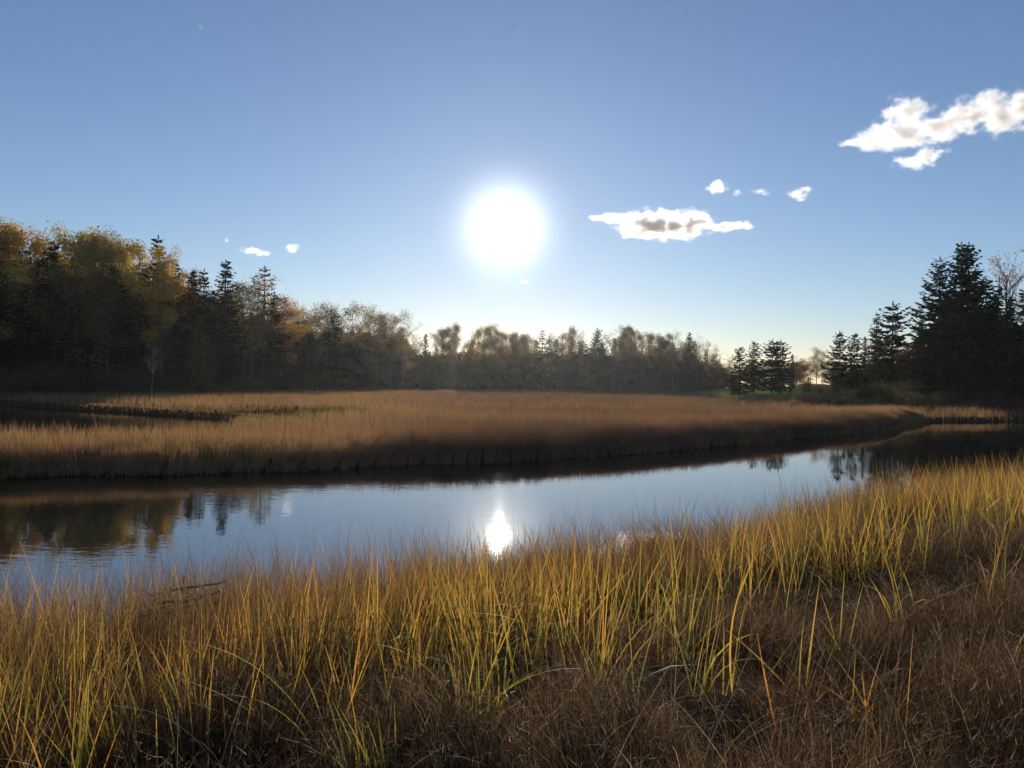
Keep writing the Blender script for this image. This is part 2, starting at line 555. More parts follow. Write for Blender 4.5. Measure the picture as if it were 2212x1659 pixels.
def make_broadleaf(seed, h=15.0, spread=3.2, leaves=9500, base=0.30, leafsize=0.125, bark=None, clump=0.55, twigs=True, upright=0.5):
    rng = np.random.default_rng(seed)
    trunk_parts, limb_parts, tips = [], [], []
    lean = rng.normal(0, 0.02, 2)
    zs = np.linspace(-0.4, h * 0.86, 8)
    path = np.stack([lean[0] * zs + np.cumsum(rng.normal(0, 0.05, 8)), lean[1] * zs + np.cumsum(rng.normal(0, 0.05, 8)), zs], 1)
    trunk_parts.append(tube(path, np.linspace(0.0125 * h, 0.0028 * h, 8), 7))
    nl = int(13 + rng.integers(0, 5))

    def grow(p, d, L, r, depth):
        n = 4
        pts = [p]; q = p.copy(); dd = d.copy()
        for k in range(n):
            dd = dd + rng.normal(0, 0.13, 3) + np.array([0, 0, 0.07]); dd /= np.linalg.norm(dd)
            q = q + dd * L / n; pts.append(q.copy())
        limb_parts.append(tube(pts, np.linspace(r, r * 0.35, n + 1), 4 if depth == 0 else 3))
        if depth < 2:
            for k in range(4 if depth == 0 else 3):
                i = rng.integers(1, n + 1)
                nd = dd + rng.normal(0, 0.55, 3) + np.array([0, 0, 0.15]); nd /= np.linalg.norm(nd)
                grow(pts[i], nd, L * rng.uniform(0.42, 0.65), r * 0.45, depth + 1)
        if depth >= 1: tips.append((pts[-1], depth)); tips.append((pts[-2], depth))

    for k in range(nl):
        f = base + (0.98 - base) * (k + rng.uniform(0, 0.8)) / nl
        z = f * h * 0.86
        p = np.array([np.interp(z, path[:, 2], path[:, 0]), np.interp(z, path[:, 2], path[:, 1]), z])
        az = k * 2.4 + rng.normal(0, 0.4)
        g = (f - base) / (1 - base)
        up = upright + 0.9 * g + rng.normal(0, 0.12)
        d = np.array([math.cos(az), math.sin(az), up]); d /= np.linalg.norm(d)
        L = spread * (0.55 + 0.75 * math.sin(PI * (0.22 + 0.68 * g))) * rng.uniform(0.7, 1.1)
        grow(p, d, L, 0.0045 * h * (1.15 - 0.6 * g), 0)
    tp = np.array([t[0] for t in tips])
    keep = rng.random(len(tp)) < 0.85
    tp = tp[keep]
    wgt = rng.gamma(1.3, 1.0, len(tp)); wgt /= wgt.sum()
    idx = rng.choice(len(tp), size=leaves, p=wgt)
    C = tp[idx] + np.clip(rng.normal(0, clump, (leaves, 3)), -1.5 * clump, 1.5 * clump) * np.array([1, 1, 0.75])
    A = unit_rand(rng, leaves) * (leafsize * rng.uniform(0.7, 1.35, leaves))[:, None]
    B = np.cross(A, unit_rand(rng, leaves))
    B = B / (np.linalg.norm(B, axis=1, keepdims=True) + 1e-6) * (leafsize * 0.62)
    V, F = quads_from(C, A, B)
    cl_t = rng.uniform(0.15, 0.85, len(tp))
    T = np.clip(cl_t[idx] * 0.6 + rng.uniform(0, 0.4, leaves), 0, 1)
    h = float(np.percentile(V[:, 2], 98.5))
    crown = np_mesh('leafy_crown', V, F, M_LEAF, tint=np.repeat(T, 4))
    vt, ft = join(trunk_parts); vl, fl = join(limb_parts)
    return dict(h=h, parts=[('trunk', np_mesh('tree_trunk', vt, ft, bark or M_GREY, smooth=True)),
                            ('limbs', np_mesh('tree_limbs', vl, fl, bark or M_GREY, smooth=True)), ('crown', crown)])


def make_shrub(seed, h=2.5, spread=1.4, leaves=1500, leafsize=0.07):
    rng = np.random.default_rng(seed)
    stems, tips = [], []
    for k in range(22):
        az = rng.uniform(0, 2 * PI); lean = rng.uniform(0.05, 0.75)
        L = h * rng.uniform(0.6, 1.05)
        p = np.array([rng.normal(0, 0.18 * spread), rng.normal(0, 0.18 * spread), -0.15])
        d = np.array([math.cos(az) * lean, math.sin(az) * lean, 1.0]); d /= np.linalg.norm(d)
        pts = [p]
        for s in range(4):
            d = d + rng.normal(0, 0.12, 3); d /= np.linalg.norm(d)
            pts.append(pts[-1] + d * L / 4); tips.append(pts[-1])
        stems.append(tube(pts, np.linspace(0.022, 0.006, 5), 3))
        for s in (2, 3, 4):
            for _ in range(2):
                e = d + rng.normal(0, 0.6, 3); e /= np.linalg.norm(e)
                q = pts[s] + e * L * 0.28
                stems.append(tube([pts[s], (pts[s] + q) / 2 + rng.normal(0, 0.03, 3), q], [0.009, 0.006, 0.003], 3)); tips.append(q)
    tp = np.array(tips)
    idx = rng.integers(0, len(tp), leaves)
    C = tp[idx] + rng.normal(0, 0.16 * spread, (leaves, 3)); C[:, 2] = np.maximum(C[:, 2], 0.03)
    A = unit_rand(rng, leaves) * (leafsize * rng.uniform(0.7, 1.3, leaves))[:, None]
    B = np.cross(A, unit_rand(rng, leaves)); B = B / (np.linalg.norm(B, axis=1, keepdims=True) + 1e-6) * leafsize * 0.6
    V, F = quads_from(C, A, B)
    vs, fs = join(stems)
    return dict(h=h, parts=[('stems', np_mesh('shrub_stems', vs, fs, M_BARK)),
                            ('foliage', np_mesh('shrub_foliage', V, F, M_LEAF, tint=np.repeat(rng.uniform(0, 1, leaves), 4)))])


SPRUCE = [make_spruce(1), make_spruce(2, rad=2.3, power=0.95), make_spruce(3, rad=3.1, power=0.75), make_spruce(4, rad=2.5, sparse=0.25)]
SPRUCE_WIDE = [make_spruce(5, rad=4.1, power=0.62, low=0.04), make_spruce(6, rad=3.9, power=0.7, low=0.10)]
SPRUCE_THIN = make_spruce(8, rad=2.2, sparse=0.9, power=0.7, low=0.35)
SPRUCE_OPEN = [make_spruce(9, h=9, rad=2.2, low=0.16, power=0.6), make_spruce(10, h=9, rad=2.6, low=0.14, power=0.55, sparse=0.1)]
ASPEN = [make_broadleaf(11), make_broadleaf(12, spread=2.7, leaves=7500), make_broadleaf(13, spread=3.4, leaves=10500), make_broadleaf(14, spread=3.0, leaves=4600, leafsize=0.11)]
ROUND = [make_broadleaf(21, h=14, spread=4.0, leaves=4600, base=0.36, upright=0.75, clump=0.5), make_broadleaf(22, h=14, spread=3.6, leaves=3600, base=0.32, upright=0.8, clump=0.5)]
BARE = [make_broadleaf(31, h=13, spread=2.8, leaves=900, leafsize=0.12, base=0.25, clump=0.35), make_broadleaf(32, h=13, spread=3.2, leaves=1700, leafsize=0.11, base=0.2, clump=0.4)]
TWIGGY = make_broadleaf(33, h=16, spread=2.6, leaves=420, leafsize=0.13, base=0.55, upright=1.5, clump=0.30, bark=M_BARK)
BIRCH = make_broadleaf(34, h=8, spread=1.4, leaves=350, leafsize=0.09, base=0.45, bark=M_BIRCH, clump=0.3)
LOWLEAF = [make_broadleaf(41, h=9, spread=2.6, leaves=4200, base=0.08, leafsize=0.12, clump=0.45), make_broadleaf(42, h=8, spread=2.2, leaves=3600, base=0.06, leafsize=0.12, clump=0.45)]
SHRUB = [make_shrub(51), make_shrub(52, spread=1.8, leaves=2000)]

SPRUCE_COL = [(0.030, 0.048, 0.024), (0.026, 0.042, 0.024), (0.036, 0.050, 0.022)]
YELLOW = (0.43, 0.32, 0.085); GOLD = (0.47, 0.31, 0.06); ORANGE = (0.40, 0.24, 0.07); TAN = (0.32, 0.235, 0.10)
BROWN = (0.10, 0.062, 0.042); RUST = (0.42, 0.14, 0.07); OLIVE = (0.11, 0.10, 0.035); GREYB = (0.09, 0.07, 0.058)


def plant(kind, proto, x, y, htop, label, cat, col, group=None, wid=1.0, sink=0.15, rz=None):
    """Put one tree (its own Empty, trunk and crown) on the ground, htop metres tall."""
    g = float(height(x, y))
    s = htop / proto['h']
    t = empty(kind, (x, y, g - sink), random.uniform(0, 2 * PI) if rz is None else rz, (s * wid, s * wid, s))
    tag(t, label, cat, group)
    for nm, me in proto['parts']:
        o = link(nm, me, t)
        o.color = (*col, 1)
    return t


def at_px(kind, proto, px, top, d, label, cat, col, group=None, wid=1.0, rz=None):
    if kind == 'spruce_tree': wid *= 1.2 if proto not in SPRUCE_WIDE else 1.0
    a, b = ray(px, top)
    x, y = a * d, d
    z = EYE + b * d
    return plant(kind, proto, x, y, max(1.0, z - float(height(x, y)) + 0.15), label, cat, col, group, wid, rz=rz)


def jit(c, k=0.15):
    f = 1 + random.uniform(-k, k)
    return tuple(v * f * (1 + random.uniform(-0.05, 0.05)) for v in c)


SP = lambda: random.choice(SPRUCE_COL)
# the trees one can pick out
at_px('spruce_tree', SPRUCE[3], 343, 511, 96, 'tall dark spruce whose bare tip stands above the golden foliage of the left wood', 'tree', SP())
at_px('spruce_tree', SPRUCE[0], 118, 522, 94, 'dark spruce standing among the yellow tree tops of the left wood', 'tree', SP())
at_px('spruce_tree', SPRUCE[1], 379, 561, 97, 'dark spruce just right of the golden-topped tree in the left wood', 'tree', SP())
at_px('spruce_tree', SPRUCE[0], 420, 584, 100, 'left one of two dark spruces side by side in the left wood', 'tree', SP())
at_px('spruce_tree', SPRUCE[3], 442, 583, 101, 'right one of two dark spruces side by side in the left wood', 'tree', SP())
at_px('spruce_tree', SPRUCE[0], 489, 564, 100, 'tall layered dark spruce halfway along the left wood', 'tree', SP(), wid=1.1)
at_px('spruce_tree', SPRUCE_THIN, 573, 577, 112, 'tall gaunt spruce with thin open boughs above the left wood', 'tree', SP(), wid=1.1)
at_px('spruce_tree', SPRUCE[2], 594, 634, 112, 'full dark spruce beside and below the gaunt open spruce', 'tree', SP(), wid=1.15)
at_px('spruce_tree', SPRUCE[2], 723, 676, 150, 'dark spruce in front of the pale yellow round crowns', 'tree', SP(), wid=1.1)
at_px('spruce_tree', SPRUCE[1], 920, 721, 195, 'small pointed spruce at the low end of the left wood', 'tree', SP())
at_px('spruce_tree', SPRUCE_THIN, 1172, 713, 225, 'thin open spruce poking out of the far wood below the sun', 'tree', SP())
at_px('spruce_tree', SPRUCE_WIDE[0], 1291, 709, 222, 'broad dark spruce with a thin tip in the far wood', 'tree', SP(), wid=1.0)
at_px('spruce_tree', SPRUCE[0], 1489, 718, 195, 'dark columnar spruce near the right end of the far wood', 'tree', SP(), wid=1.0)
at_px('spruce_tree', SPRUCE_OPEN[0], 1598, 752, 112, 'leftmost small spruce on the lawn between the two woods', 'tree', SP(), wid=1.0)
at_px('spruce_tree', SPRUCE_OPEN[0], 1630, 740, 113, 'spruce with a bare trunk, second from left on the lawn', 'tree', SP(), wid=0.9)
at_px('spruce_tree', SPRUCE_OPEN[1], 1669, 735, 113, 'left spruce of the merged pair on the lawn', 'tree', SP(), wid=0.95)
at_px('spruce_tree', SPRUCE_OPEN[1], 1686, 736, 114, 'right spruce of the merged pair on the lawn', 'tree', SP(), wid=1.0, rz=2.0)
at_px('spruce_tree', SPRUCE[1], 1711, 765, 120, 'smallest spruce on the lawn, next to the red leafy tree', 'tree', SP())
at_px('spruce_tree', SPRUCE_OPEN[1], 1813, 717, 113, 'tall slim spruce at the low left end of the right wood', 'tree', SP(), wid=0.8)
at_px('spruce_tree', SPRUCE_OPEN[0], 1846, 723, 110, 'bushy spruce second from the low end of the right wood', 'tree', SP(), wid=0.95)
at_px('spruce_tree', SPRUCE[1], 1868, 727, 108, 'narrow spruce between the bushy spruce and the brown trees', 'tree', SP())
at_px('spruce_tree', SPRUCE[3], 1893, 676, 103, 'pointed spruce behind the brown thinning tree on the bank', 'tree', SP(), wid=1.05)
at_px('spruce_tree', SPRUCE_OPEN[1], 1928, 655, 99, 'dense broad spruce rising above the brown trees on the bank', 'tree', SP(), wid=0.9)
at_px('spruce_tree', SPRUCE_WIDE[0], 2030, 557, 89, 'great dark spruce with a long sloping left side', 'tree', SP(), wid=0.98)
at_px('spruce_tree', SPRUCE_WIDE[1], 2076, 525, 87, 'left tip of the twin tallest spruces in the right wood', 'tree', SP(), wid=0.9)
at_px('spruce_tree', SPRUCE_WIDE[1], 2092, 526, 88, 'right tip of the twin tallest spruces in the right wood', 'tree', SP(), wid=0.95, rz=2.6)
at_px('spruce_tree', SPRUCE[2], 2130, 604, 86, 'spruce on the right shoulder of the twin tallest spruces', 'tree', SP(), wid=1.1)
at_px('spruce_tree', SPRUCE[0], 2156, 616, 84, 'spruce just left of the nearly leafless tree', 'tree', SP(), wid=1.15)
at_px('spruce_tree', SPRUCE[2], 2214, 622, 83, 'spruce right of the nearly leafless tree', 'tree', SP(), wid=1.1)
at_px('spruce_tree', SPRUCE[1], 2183, 640, 82, 'narrow spruce hiding the lower trunk of the nearly leafless tree', 'tree', SP())
at_px('bare_tree', TWIGGY, 2180, 545, 86, 'nearly leafless tall tree with a few pinkish leaves among dark spruces', 'tree', (0.42, 0.28, 0.24))
at_px('birch_tree', BIRCH, 330, 742, 83, 'slim white-barked birch at the foot of the left wood', 'tree', TAN, wid=0.8)
at_px('tamarack_tree', SPRUCE[2], 432, 680, 86, 'dull golden larch glowing at the dark foot of the left wood', 'tree', (0.19, 0.135, 0.035), wid=1.2)
at_px('autumn_tree', ASPEN[1], 354, 540, 92, 'brightest golden tree, wrapped round the bare-tipped spruce', 'tree', GOLD, wid=0.55)
at_px('autumn_tree', ASPEN[1], 610, 646, 116, 'orange-leaved tree beside the full dark spruce', 'tree', ORANGE)
at_px('autumn_tree', ROUND[0], 1764, 752, 122, 'round yellow-leaved tree behind the red leafy tree', 'tree', TAN, wid=0.95)
at_px('red_leaved_tree', LOWLEAF[0], 1736, 782, 108, 'dull red bushy tree beside the lawn spruces', 'tree', RUST, wid=1.05)
at_px('brown_tree', LOWLEAF[0], 1912, 722, 100, 'brown thinning tree standing on the dark bank', 'tree', BROWN, wid=1.1)
at_px('brown_tree', LOWLEAF[1], 1982, 745, 92, 'brown bushy tree at the foot of the great spruce', 'tree', BROWN, wid=1.2)
at_px('autumn_tree', ASPEN[1], 400, 590, 101, 'orange-brown tree between the paired spruces and the golden tree', 'tree', ORANGE, wid=0.8)
GL = 'yellow autumn trees along the top of the left wood'
ORD = ['first', 'second', 'third', 'fourth', 'fifth', 'sixth', 'seventh', 'eighth', 'ninth', 'tenth', 'eleventh', 'twelfth', 'thirteenth', 'fourteenth', 'fifteenth',
       'sixteenth', 'seventeenth', 'eighteenth', 'nineteenth', 'twentieth', 'twenty-first', 'twenty-second', 'twenty-third', 'twenty-fourth']


def hue_word(c):
    return {YELLOW: 'yellow', GOLD: 'golden', ORANGE: 'orange', TAN: 'pale tan', BROWN: 'brown', RUST: 'dull red', OLIVE: 'olive', GREYB: 'grey-brown'}[c]


for px, top, d, p, c in sorted([(14, 500, 97, 2, YELLOW), (68, 492, 99, 0, GOLD), (128, 516, 101, 1, ORANGE), (185, 502, 98, 2, YELLOW), (214, 520, 95, 0, YELLOW),
                         (258, 518, 99, 2, TAN), (296, 536, 97, 1, YELLOW), (150, 555, 90, 3, OLIVE), (40, 560, 90, 3, YELLOW), (235, 575, 89, 1, OLIVE),
                         (-40, 500, 96, 0, YELLOW)]):
    at_px('autumn_tree', ASPEN[p], px, top, d, 
          'yellow tree just past the edge of the view, ending the left wood' if px < 0 else
          '%s tree, %s from the left among the tall leafy tops of the left wood' % (hue_word(c), ORD[sorted([14, 68, 128, 185, 214, 258, 296, 150, 40, 235]).index(px)]), 'tree', jit(c), GL, wid=random.uniform(0.66, 0.92))
GM = 'pale yellow round-crowned trees beyond the left wood'
GMX = [530, 548, 640, 666, 706, 738, 793, 820, 846, 872]
for px, top, d, p, c in [(666, 657, 155, 0, YELLOW), (706, 658, 158, 1, TAN), (738, 657, 160, 0, TAN), (793, 664, 165, 0, YELLOW), (820, 667, 168, 1, TAN), (846, 676, 170, 0, TAN),
                         (872, 700, 175, 1, TAN), (640, 665, 150, 1, YELLOW), (530, 600, 106, 1, TAN), (548, 612, 108, 0, TAN)]:
    at_px('autumn_tree', ROUND[p], px, top, d, '%s round-crowned tree, %s from the left in the pale row ending the left wood' % (hue_word(c), ORD[GMX.index(px)]), 'tree', jit(c), GM, wid=random.uniform(0.9, 1.1))
GC = 'thin autumn trees along the top of the far wood'
GCX = [955, 983, 1020, 1041, 1069, 1100, 1114, 1140, 1197, 1215, 1234, 1253, 1326, 1354, 1376, 1419, 1440, 1455, 1478, 1506, 1528, 1547, 1575]
for px, top, p, c in [(955, 709, 0, TAN), (983, 703, 1, TAN), (1041, 705, 0, YELLOW), (1069, 716, 1, TAN), (1100, 720, 0, ORANGE), (1114, 722, 1, TAN), (1140, 724, 0, TAN), (1197, 720, 2, GREYB),
                      (1215, 722, 3, GREYB), (1234, 710, 1, TAN), (1253, 719, 2, BROWN), (1326, 711, 3, OLIVE), (1354, 707, 1, OLIVE), (1376, 713, 0, TAN), (1419, 722, 0, TAN), (1440, 724, 1, OLIVE),
                      (1455, 720, 2, TAN), (1478, 720, 3, TAN), (1506, 728, 3, BROWN), (1528, 736, 2, TAN), (1547, 748, 2, TAN), (1575, 766, 3, BROWN), (1020, 735, 1, ORANGE)]:
    pr = (ASPEN + BARE)[p if p < 2 else p + 2]
    d = 228 if px < 1400 else 228 - (px - 1400) * 0.25
    at_px('autumn_tree', pr, px, top, d, '%s leafy tree, %s from the left along the far wood skyline' % (hue_word(c), ORD[GCX.index(px)]), 'tree', jit(c), GC, wid=random.uniform(0.65, 0.95))

PROF = np.array([(-400, 500), (0, 512), (300, 545), (380, 585), (500, 620), (610, 665), (760, 690), (870, 700), (905, 748), (1000, 738), (1300, 735), (1500, 742), (1570, 780)])
FRONT = np.array([(-400, 84), (0, 89), (300, 92), (500, 100), (620, 122), (700, 150), (860, 172), (910, 205), (950, 226), (1400, 222), (1500, 205), (1570, 185)])


def filler(x0, x1, step, rows, depth, kinds, drop, grp, name_lab):
    for r_ in range(rows):
        px = x0 + random.uniform(0, step)
        while px < x1:
            d = float(np.interp(px, FRONT[:, 0], FRONT[:, 1])) + r_ * depth + random.uniform(-0.3, 0.5) * depth
            top = float(np.interp(px, PROF[:, 0], PROF[:, 1])) + random.uniform(*drop[min(r_, len(drop) - 1)])
            kd = random.choices(list(kinds), weights=[kinds[k][0] for k in kinds])[0]
            w, protos, cols, nm, lab = kinds[kd]
            at_px(nm, random.choice(protos), px, top, d, lab, 'tree', jit(random.choice(cols)), grp + ', ' + kd, wid=random.uniform(1.0, 1.35) * (1.2 if px > 880 else 1.0))
            px += step * random.uniform(0.6, 1.4)


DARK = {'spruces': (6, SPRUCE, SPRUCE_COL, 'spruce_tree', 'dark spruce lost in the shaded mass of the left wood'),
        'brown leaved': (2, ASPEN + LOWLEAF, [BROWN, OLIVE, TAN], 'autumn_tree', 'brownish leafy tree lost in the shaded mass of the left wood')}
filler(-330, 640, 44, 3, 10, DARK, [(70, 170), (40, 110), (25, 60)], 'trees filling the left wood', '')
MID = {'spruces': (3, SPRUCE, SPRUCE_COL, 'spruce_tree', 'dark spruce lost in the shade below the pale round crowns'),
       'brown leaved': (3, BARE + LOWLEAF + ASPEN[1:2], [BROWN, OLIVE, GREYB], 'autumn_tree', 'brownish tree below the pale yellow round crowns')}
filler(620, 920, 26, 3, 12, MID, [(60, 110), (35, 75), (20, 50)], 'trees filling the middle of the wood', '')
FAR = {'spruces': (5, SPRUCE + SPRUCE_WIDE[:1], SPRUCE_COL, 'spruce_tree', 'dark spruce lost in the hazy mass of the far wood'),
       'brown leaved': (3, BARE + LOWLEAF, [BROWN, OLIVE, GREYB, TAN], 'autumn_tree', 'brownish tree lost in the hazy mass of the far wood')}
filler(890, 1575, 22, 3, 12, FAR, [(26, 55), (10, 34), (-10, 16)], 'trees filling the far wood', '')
# beyond the lawn gap
for k in range(30):
    px = 1540 + k * 9.3 + random.uniform(-5, 5)
    at_px('autumn_tree', random.choice(BARE + LOWLEAF), px, 788 + random.uniform(-14, 10), 190 + random.uniform(-10, 20),
          'low brownish tree in the distance beyond the lawn spruces', 'tree', jit(random.choice([BROWN, OLIVE, TAN])), 'distant trees beyond the lawn', wid=1.3)
# right wood
PROF_R = np.array([(1790, 775), (1850, 765), (1900, 740), (1960, 715), (2010, 640), (2060, 600), (2120, 625), (2212, 650), (2600, 640)])
for r_, (dd, drop) in enumerate([(0, (90, 170)), (6, (45, 120)), (13, (15, 60)), (20, (5, 40))]):
    px = 1800 + random.uniform(0, 20)
    while px < 2480:
        d = float(np.interp(px, [1790, 1900, 2000, 2212, 2600], [114, 104, 94, 84, 80])) + dd + random.uniform(-2, 2)
        top = float(np.interp(px, PROF_R[:, 0], PROF_R[:, 1])) + random.uniform(*drop)
        if random.random() < (0.45 if r_ == 0 else 0.8):
            at_px('spruce_tree', random.choice(SPRUCE), px, top, d, 'dark spruce packed into the shaded right wood', 'tree', jit(SP()), 'trees filling the right wood, spruces', wid=random.uniform(0.75, 1.05))
        else:
            at_px('brown_tree', random.choice(LOWLEAF + BARE), px, top, d, 'brown bushy tree packed into the shaded right wood', 'tree', jit(random.choice([BROWN, GREYB, BROWN])), 'trees filling the right wood, brown leaved', wid=random.uniform(1.0, 1.4))
        px += 40 * random.uniform(0.6, 1.4)
# the dim inside of the woods: a thicket nobody could take apart
def thicket(n, b0, b1, x_of, depth, top_of, seed):
    rng = np.random.default_rng(seed)
    px = rng.uniform(b0, b1, n)
    a = (px - 1106) / 1670.0
    d = np.interp(px, x_of[:, 0], x_of[:, 1]) + 5 + depth * rng.random(n)
    x, y = a * d, d
    zt = EYE + (826 - (np.interp(px, top_of[:, 0], top_of[:, 1]) + 24)) / 1670.0 * d
    g = height(x, y)
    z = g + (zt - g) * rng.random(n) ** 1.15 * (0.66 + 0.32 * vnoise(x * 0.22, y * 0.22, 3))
    C = np.stack([x, y, z], 1)
    sz = 0.0058 * d * rng.uniform(0.6, 1.4, n)
    A = unit_rand(rng, n) * sz[:, None]
    B = np.cross(A, unit_rand(rng, n)); B = B / (np.linalg.norm(B, axis=1, keepdims=True) + 1e-6) * (sz * 0.45)[:, None]
    V, F = quads_from(C, A, B)
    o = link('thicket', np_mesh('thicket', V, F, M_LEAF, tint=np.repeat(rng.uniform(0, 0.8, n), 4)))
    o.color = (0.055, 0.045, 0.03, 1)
    return o


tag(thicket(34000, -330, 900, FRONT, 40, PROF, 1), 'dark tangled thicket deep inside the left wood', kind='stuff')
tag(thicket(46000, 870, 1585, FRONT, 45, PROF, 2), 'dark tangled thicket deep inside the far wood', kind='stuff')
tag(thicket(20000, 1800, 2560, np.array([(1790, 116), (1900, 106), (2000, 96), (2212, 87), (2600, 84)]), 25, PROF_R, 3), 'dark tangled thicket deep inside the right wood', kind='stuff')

# shrubs along the feet of the woods
def shrub_row(x0, x1, step, off, hts, label, grp, cols):
    px = x0
    while px < x1:
        a, _ = ray(px, 830)
        d0 = float(np.interp(a, UP[:, 0], UP[:, 1]))
        d = d0 / math.hypot(1, a) + off + random.uniform(-2, 3)
        x, y = a * d, d
        h = random.uniform(*hts)
        plant('shrub', random.choice(SHRUB), x, y, h, label, 'shrub', jit(random.choice(cols)), grp, wid=random.uniform(1.0, 1.7))
        px += step * random.uniform(0.6, 1.5)


shrub_row(-260, 640, 24, 1, (1.2, 2.8), 'brown low shrub at the foot of the left wood', 'shrubs at the foot of the left wood', [BROWN, OLIVE, GREYB])
shrub_row(640, 1500, 26, 3, (1.4, 3.2), 'low dark shrub at the foot of the far wood', 'shrubs at the foot of the far wood', [BROWN, OLIVE, GREYB])
shrub_row(1490, 1735, 13, -6, (0.5, 0.95), 'grey-brown low shrub edging the lawn', 'grey shrubs edging the lawn', [GREYB, TAN, OLIVE])
shrub_row(1740, 2420, 22, 1.0, (0.8, 1.9), 'dark low shrub on the bank below the right wood', 'shrubs on the right bank', [BROWN, OLIVE, GREYB])


# ------------------------------------------------------------------ grasses
def ribbons(P, H, W, phi, lean, bend, seg, facing, prof=0.55, powr=1.4):
    """Bent tapering blades: base P, length H, width W, leaning towards phi."""
    n = len(P)
    t = np.linspace(0, 1, seg + 1)
    tm = (t[:-1] + t[1:]) / 2
    ang = lean[:, None] + bend[:, None] * tm[None, :] ** powr
    dr = np.sin(ang) * (H / seg)[:, None]; dz = np.cos(ang) * (H / seg)[:, None]
    r = np.concatenate([np.zeros((n, 1)), np.cumsum(dr, 1)], 1)
    z = np.concatenate([np.zeros((n, 1)), np.cumsum(dz, 1)], 1)
    c, s = np.cos(phi)[:, None], np.sin(phi)[:, None]
    X = P[:, 0:1] + r * c; Y = P[:, 1:2] + r * s; Z = P[:, 2:3] + z
    wprof = np.maximum((1 - t) ** prof * (0.75 + 0.25 * np.minimum(t * 4, 1)), 0.06)
    hw = W[:, None] * 0.5 * wprof[None, :]
    sx, sy = np.cos(facing)[:, None] * hw, np.sin(facing)[:, None] * hw
    L = np.stack([X - sx, Y - sy, Z], -1); Rr = np.stack([X + sx, Y + sy, Z], -1)
    V = np.stack([L, Rr], 2).reshape(-1, 3)
    base = (np.arange(n) * (seg + 1) * 2)[:, None] + (np.arange(seg) * 2)[None, :]
    F = np.stack([base, base + 1, base + 3, base + 2], -1).reshape(-1, 4)
    return V, F, t


def grass_obj(name, label, mat, P, H, W, lean, bend, seg, tint, tipshift=0.0, **kw):
    n = len(P)
    phi = kw.pop('phi', None)
    if phi is None: phi = RNG.uniform(0, 2 * PI, n)
    facing = RNG.uniform(0, PI, n)
    V, F, t = ribbons(P, H, W, phi, lean, bend, seg, facing, **kw)
    T = np.clip(tint[:, None] + tipshift * (t[None, :] - 0.4), 0, 1)
    T = np.repeat(T[:, :, None], 2, 2).ravel()
    o = link(name, np_mesh(name, V, F, mat, tint=T))
    tag(o, label, kind='stuff')
    return o


def with_z(x, y):
    return np.stack([x, y, height(x, y) - 0.02], 1)


def clumped(x, y, size, pull, seed):
    """Draw points towards scattered clump centres; also hand back each point's clump lean."""
    cx, cy_ = np.floor(x / size), np.floor(y / size)
    px_ = (cx + 0.15 + 0.7 * _hash(cx, cy_, seed)) * size
    py_ = (cy_ + 0.15 + 0.7 * _hash(cx, cy_, seed + 1)) * size
    return x + (px_ - x) * pull, y + (py_ - y) * pull, 2 * PI * _hash(cx, cy_, seed + 2), _hash(cx, cy_, seed + 3)


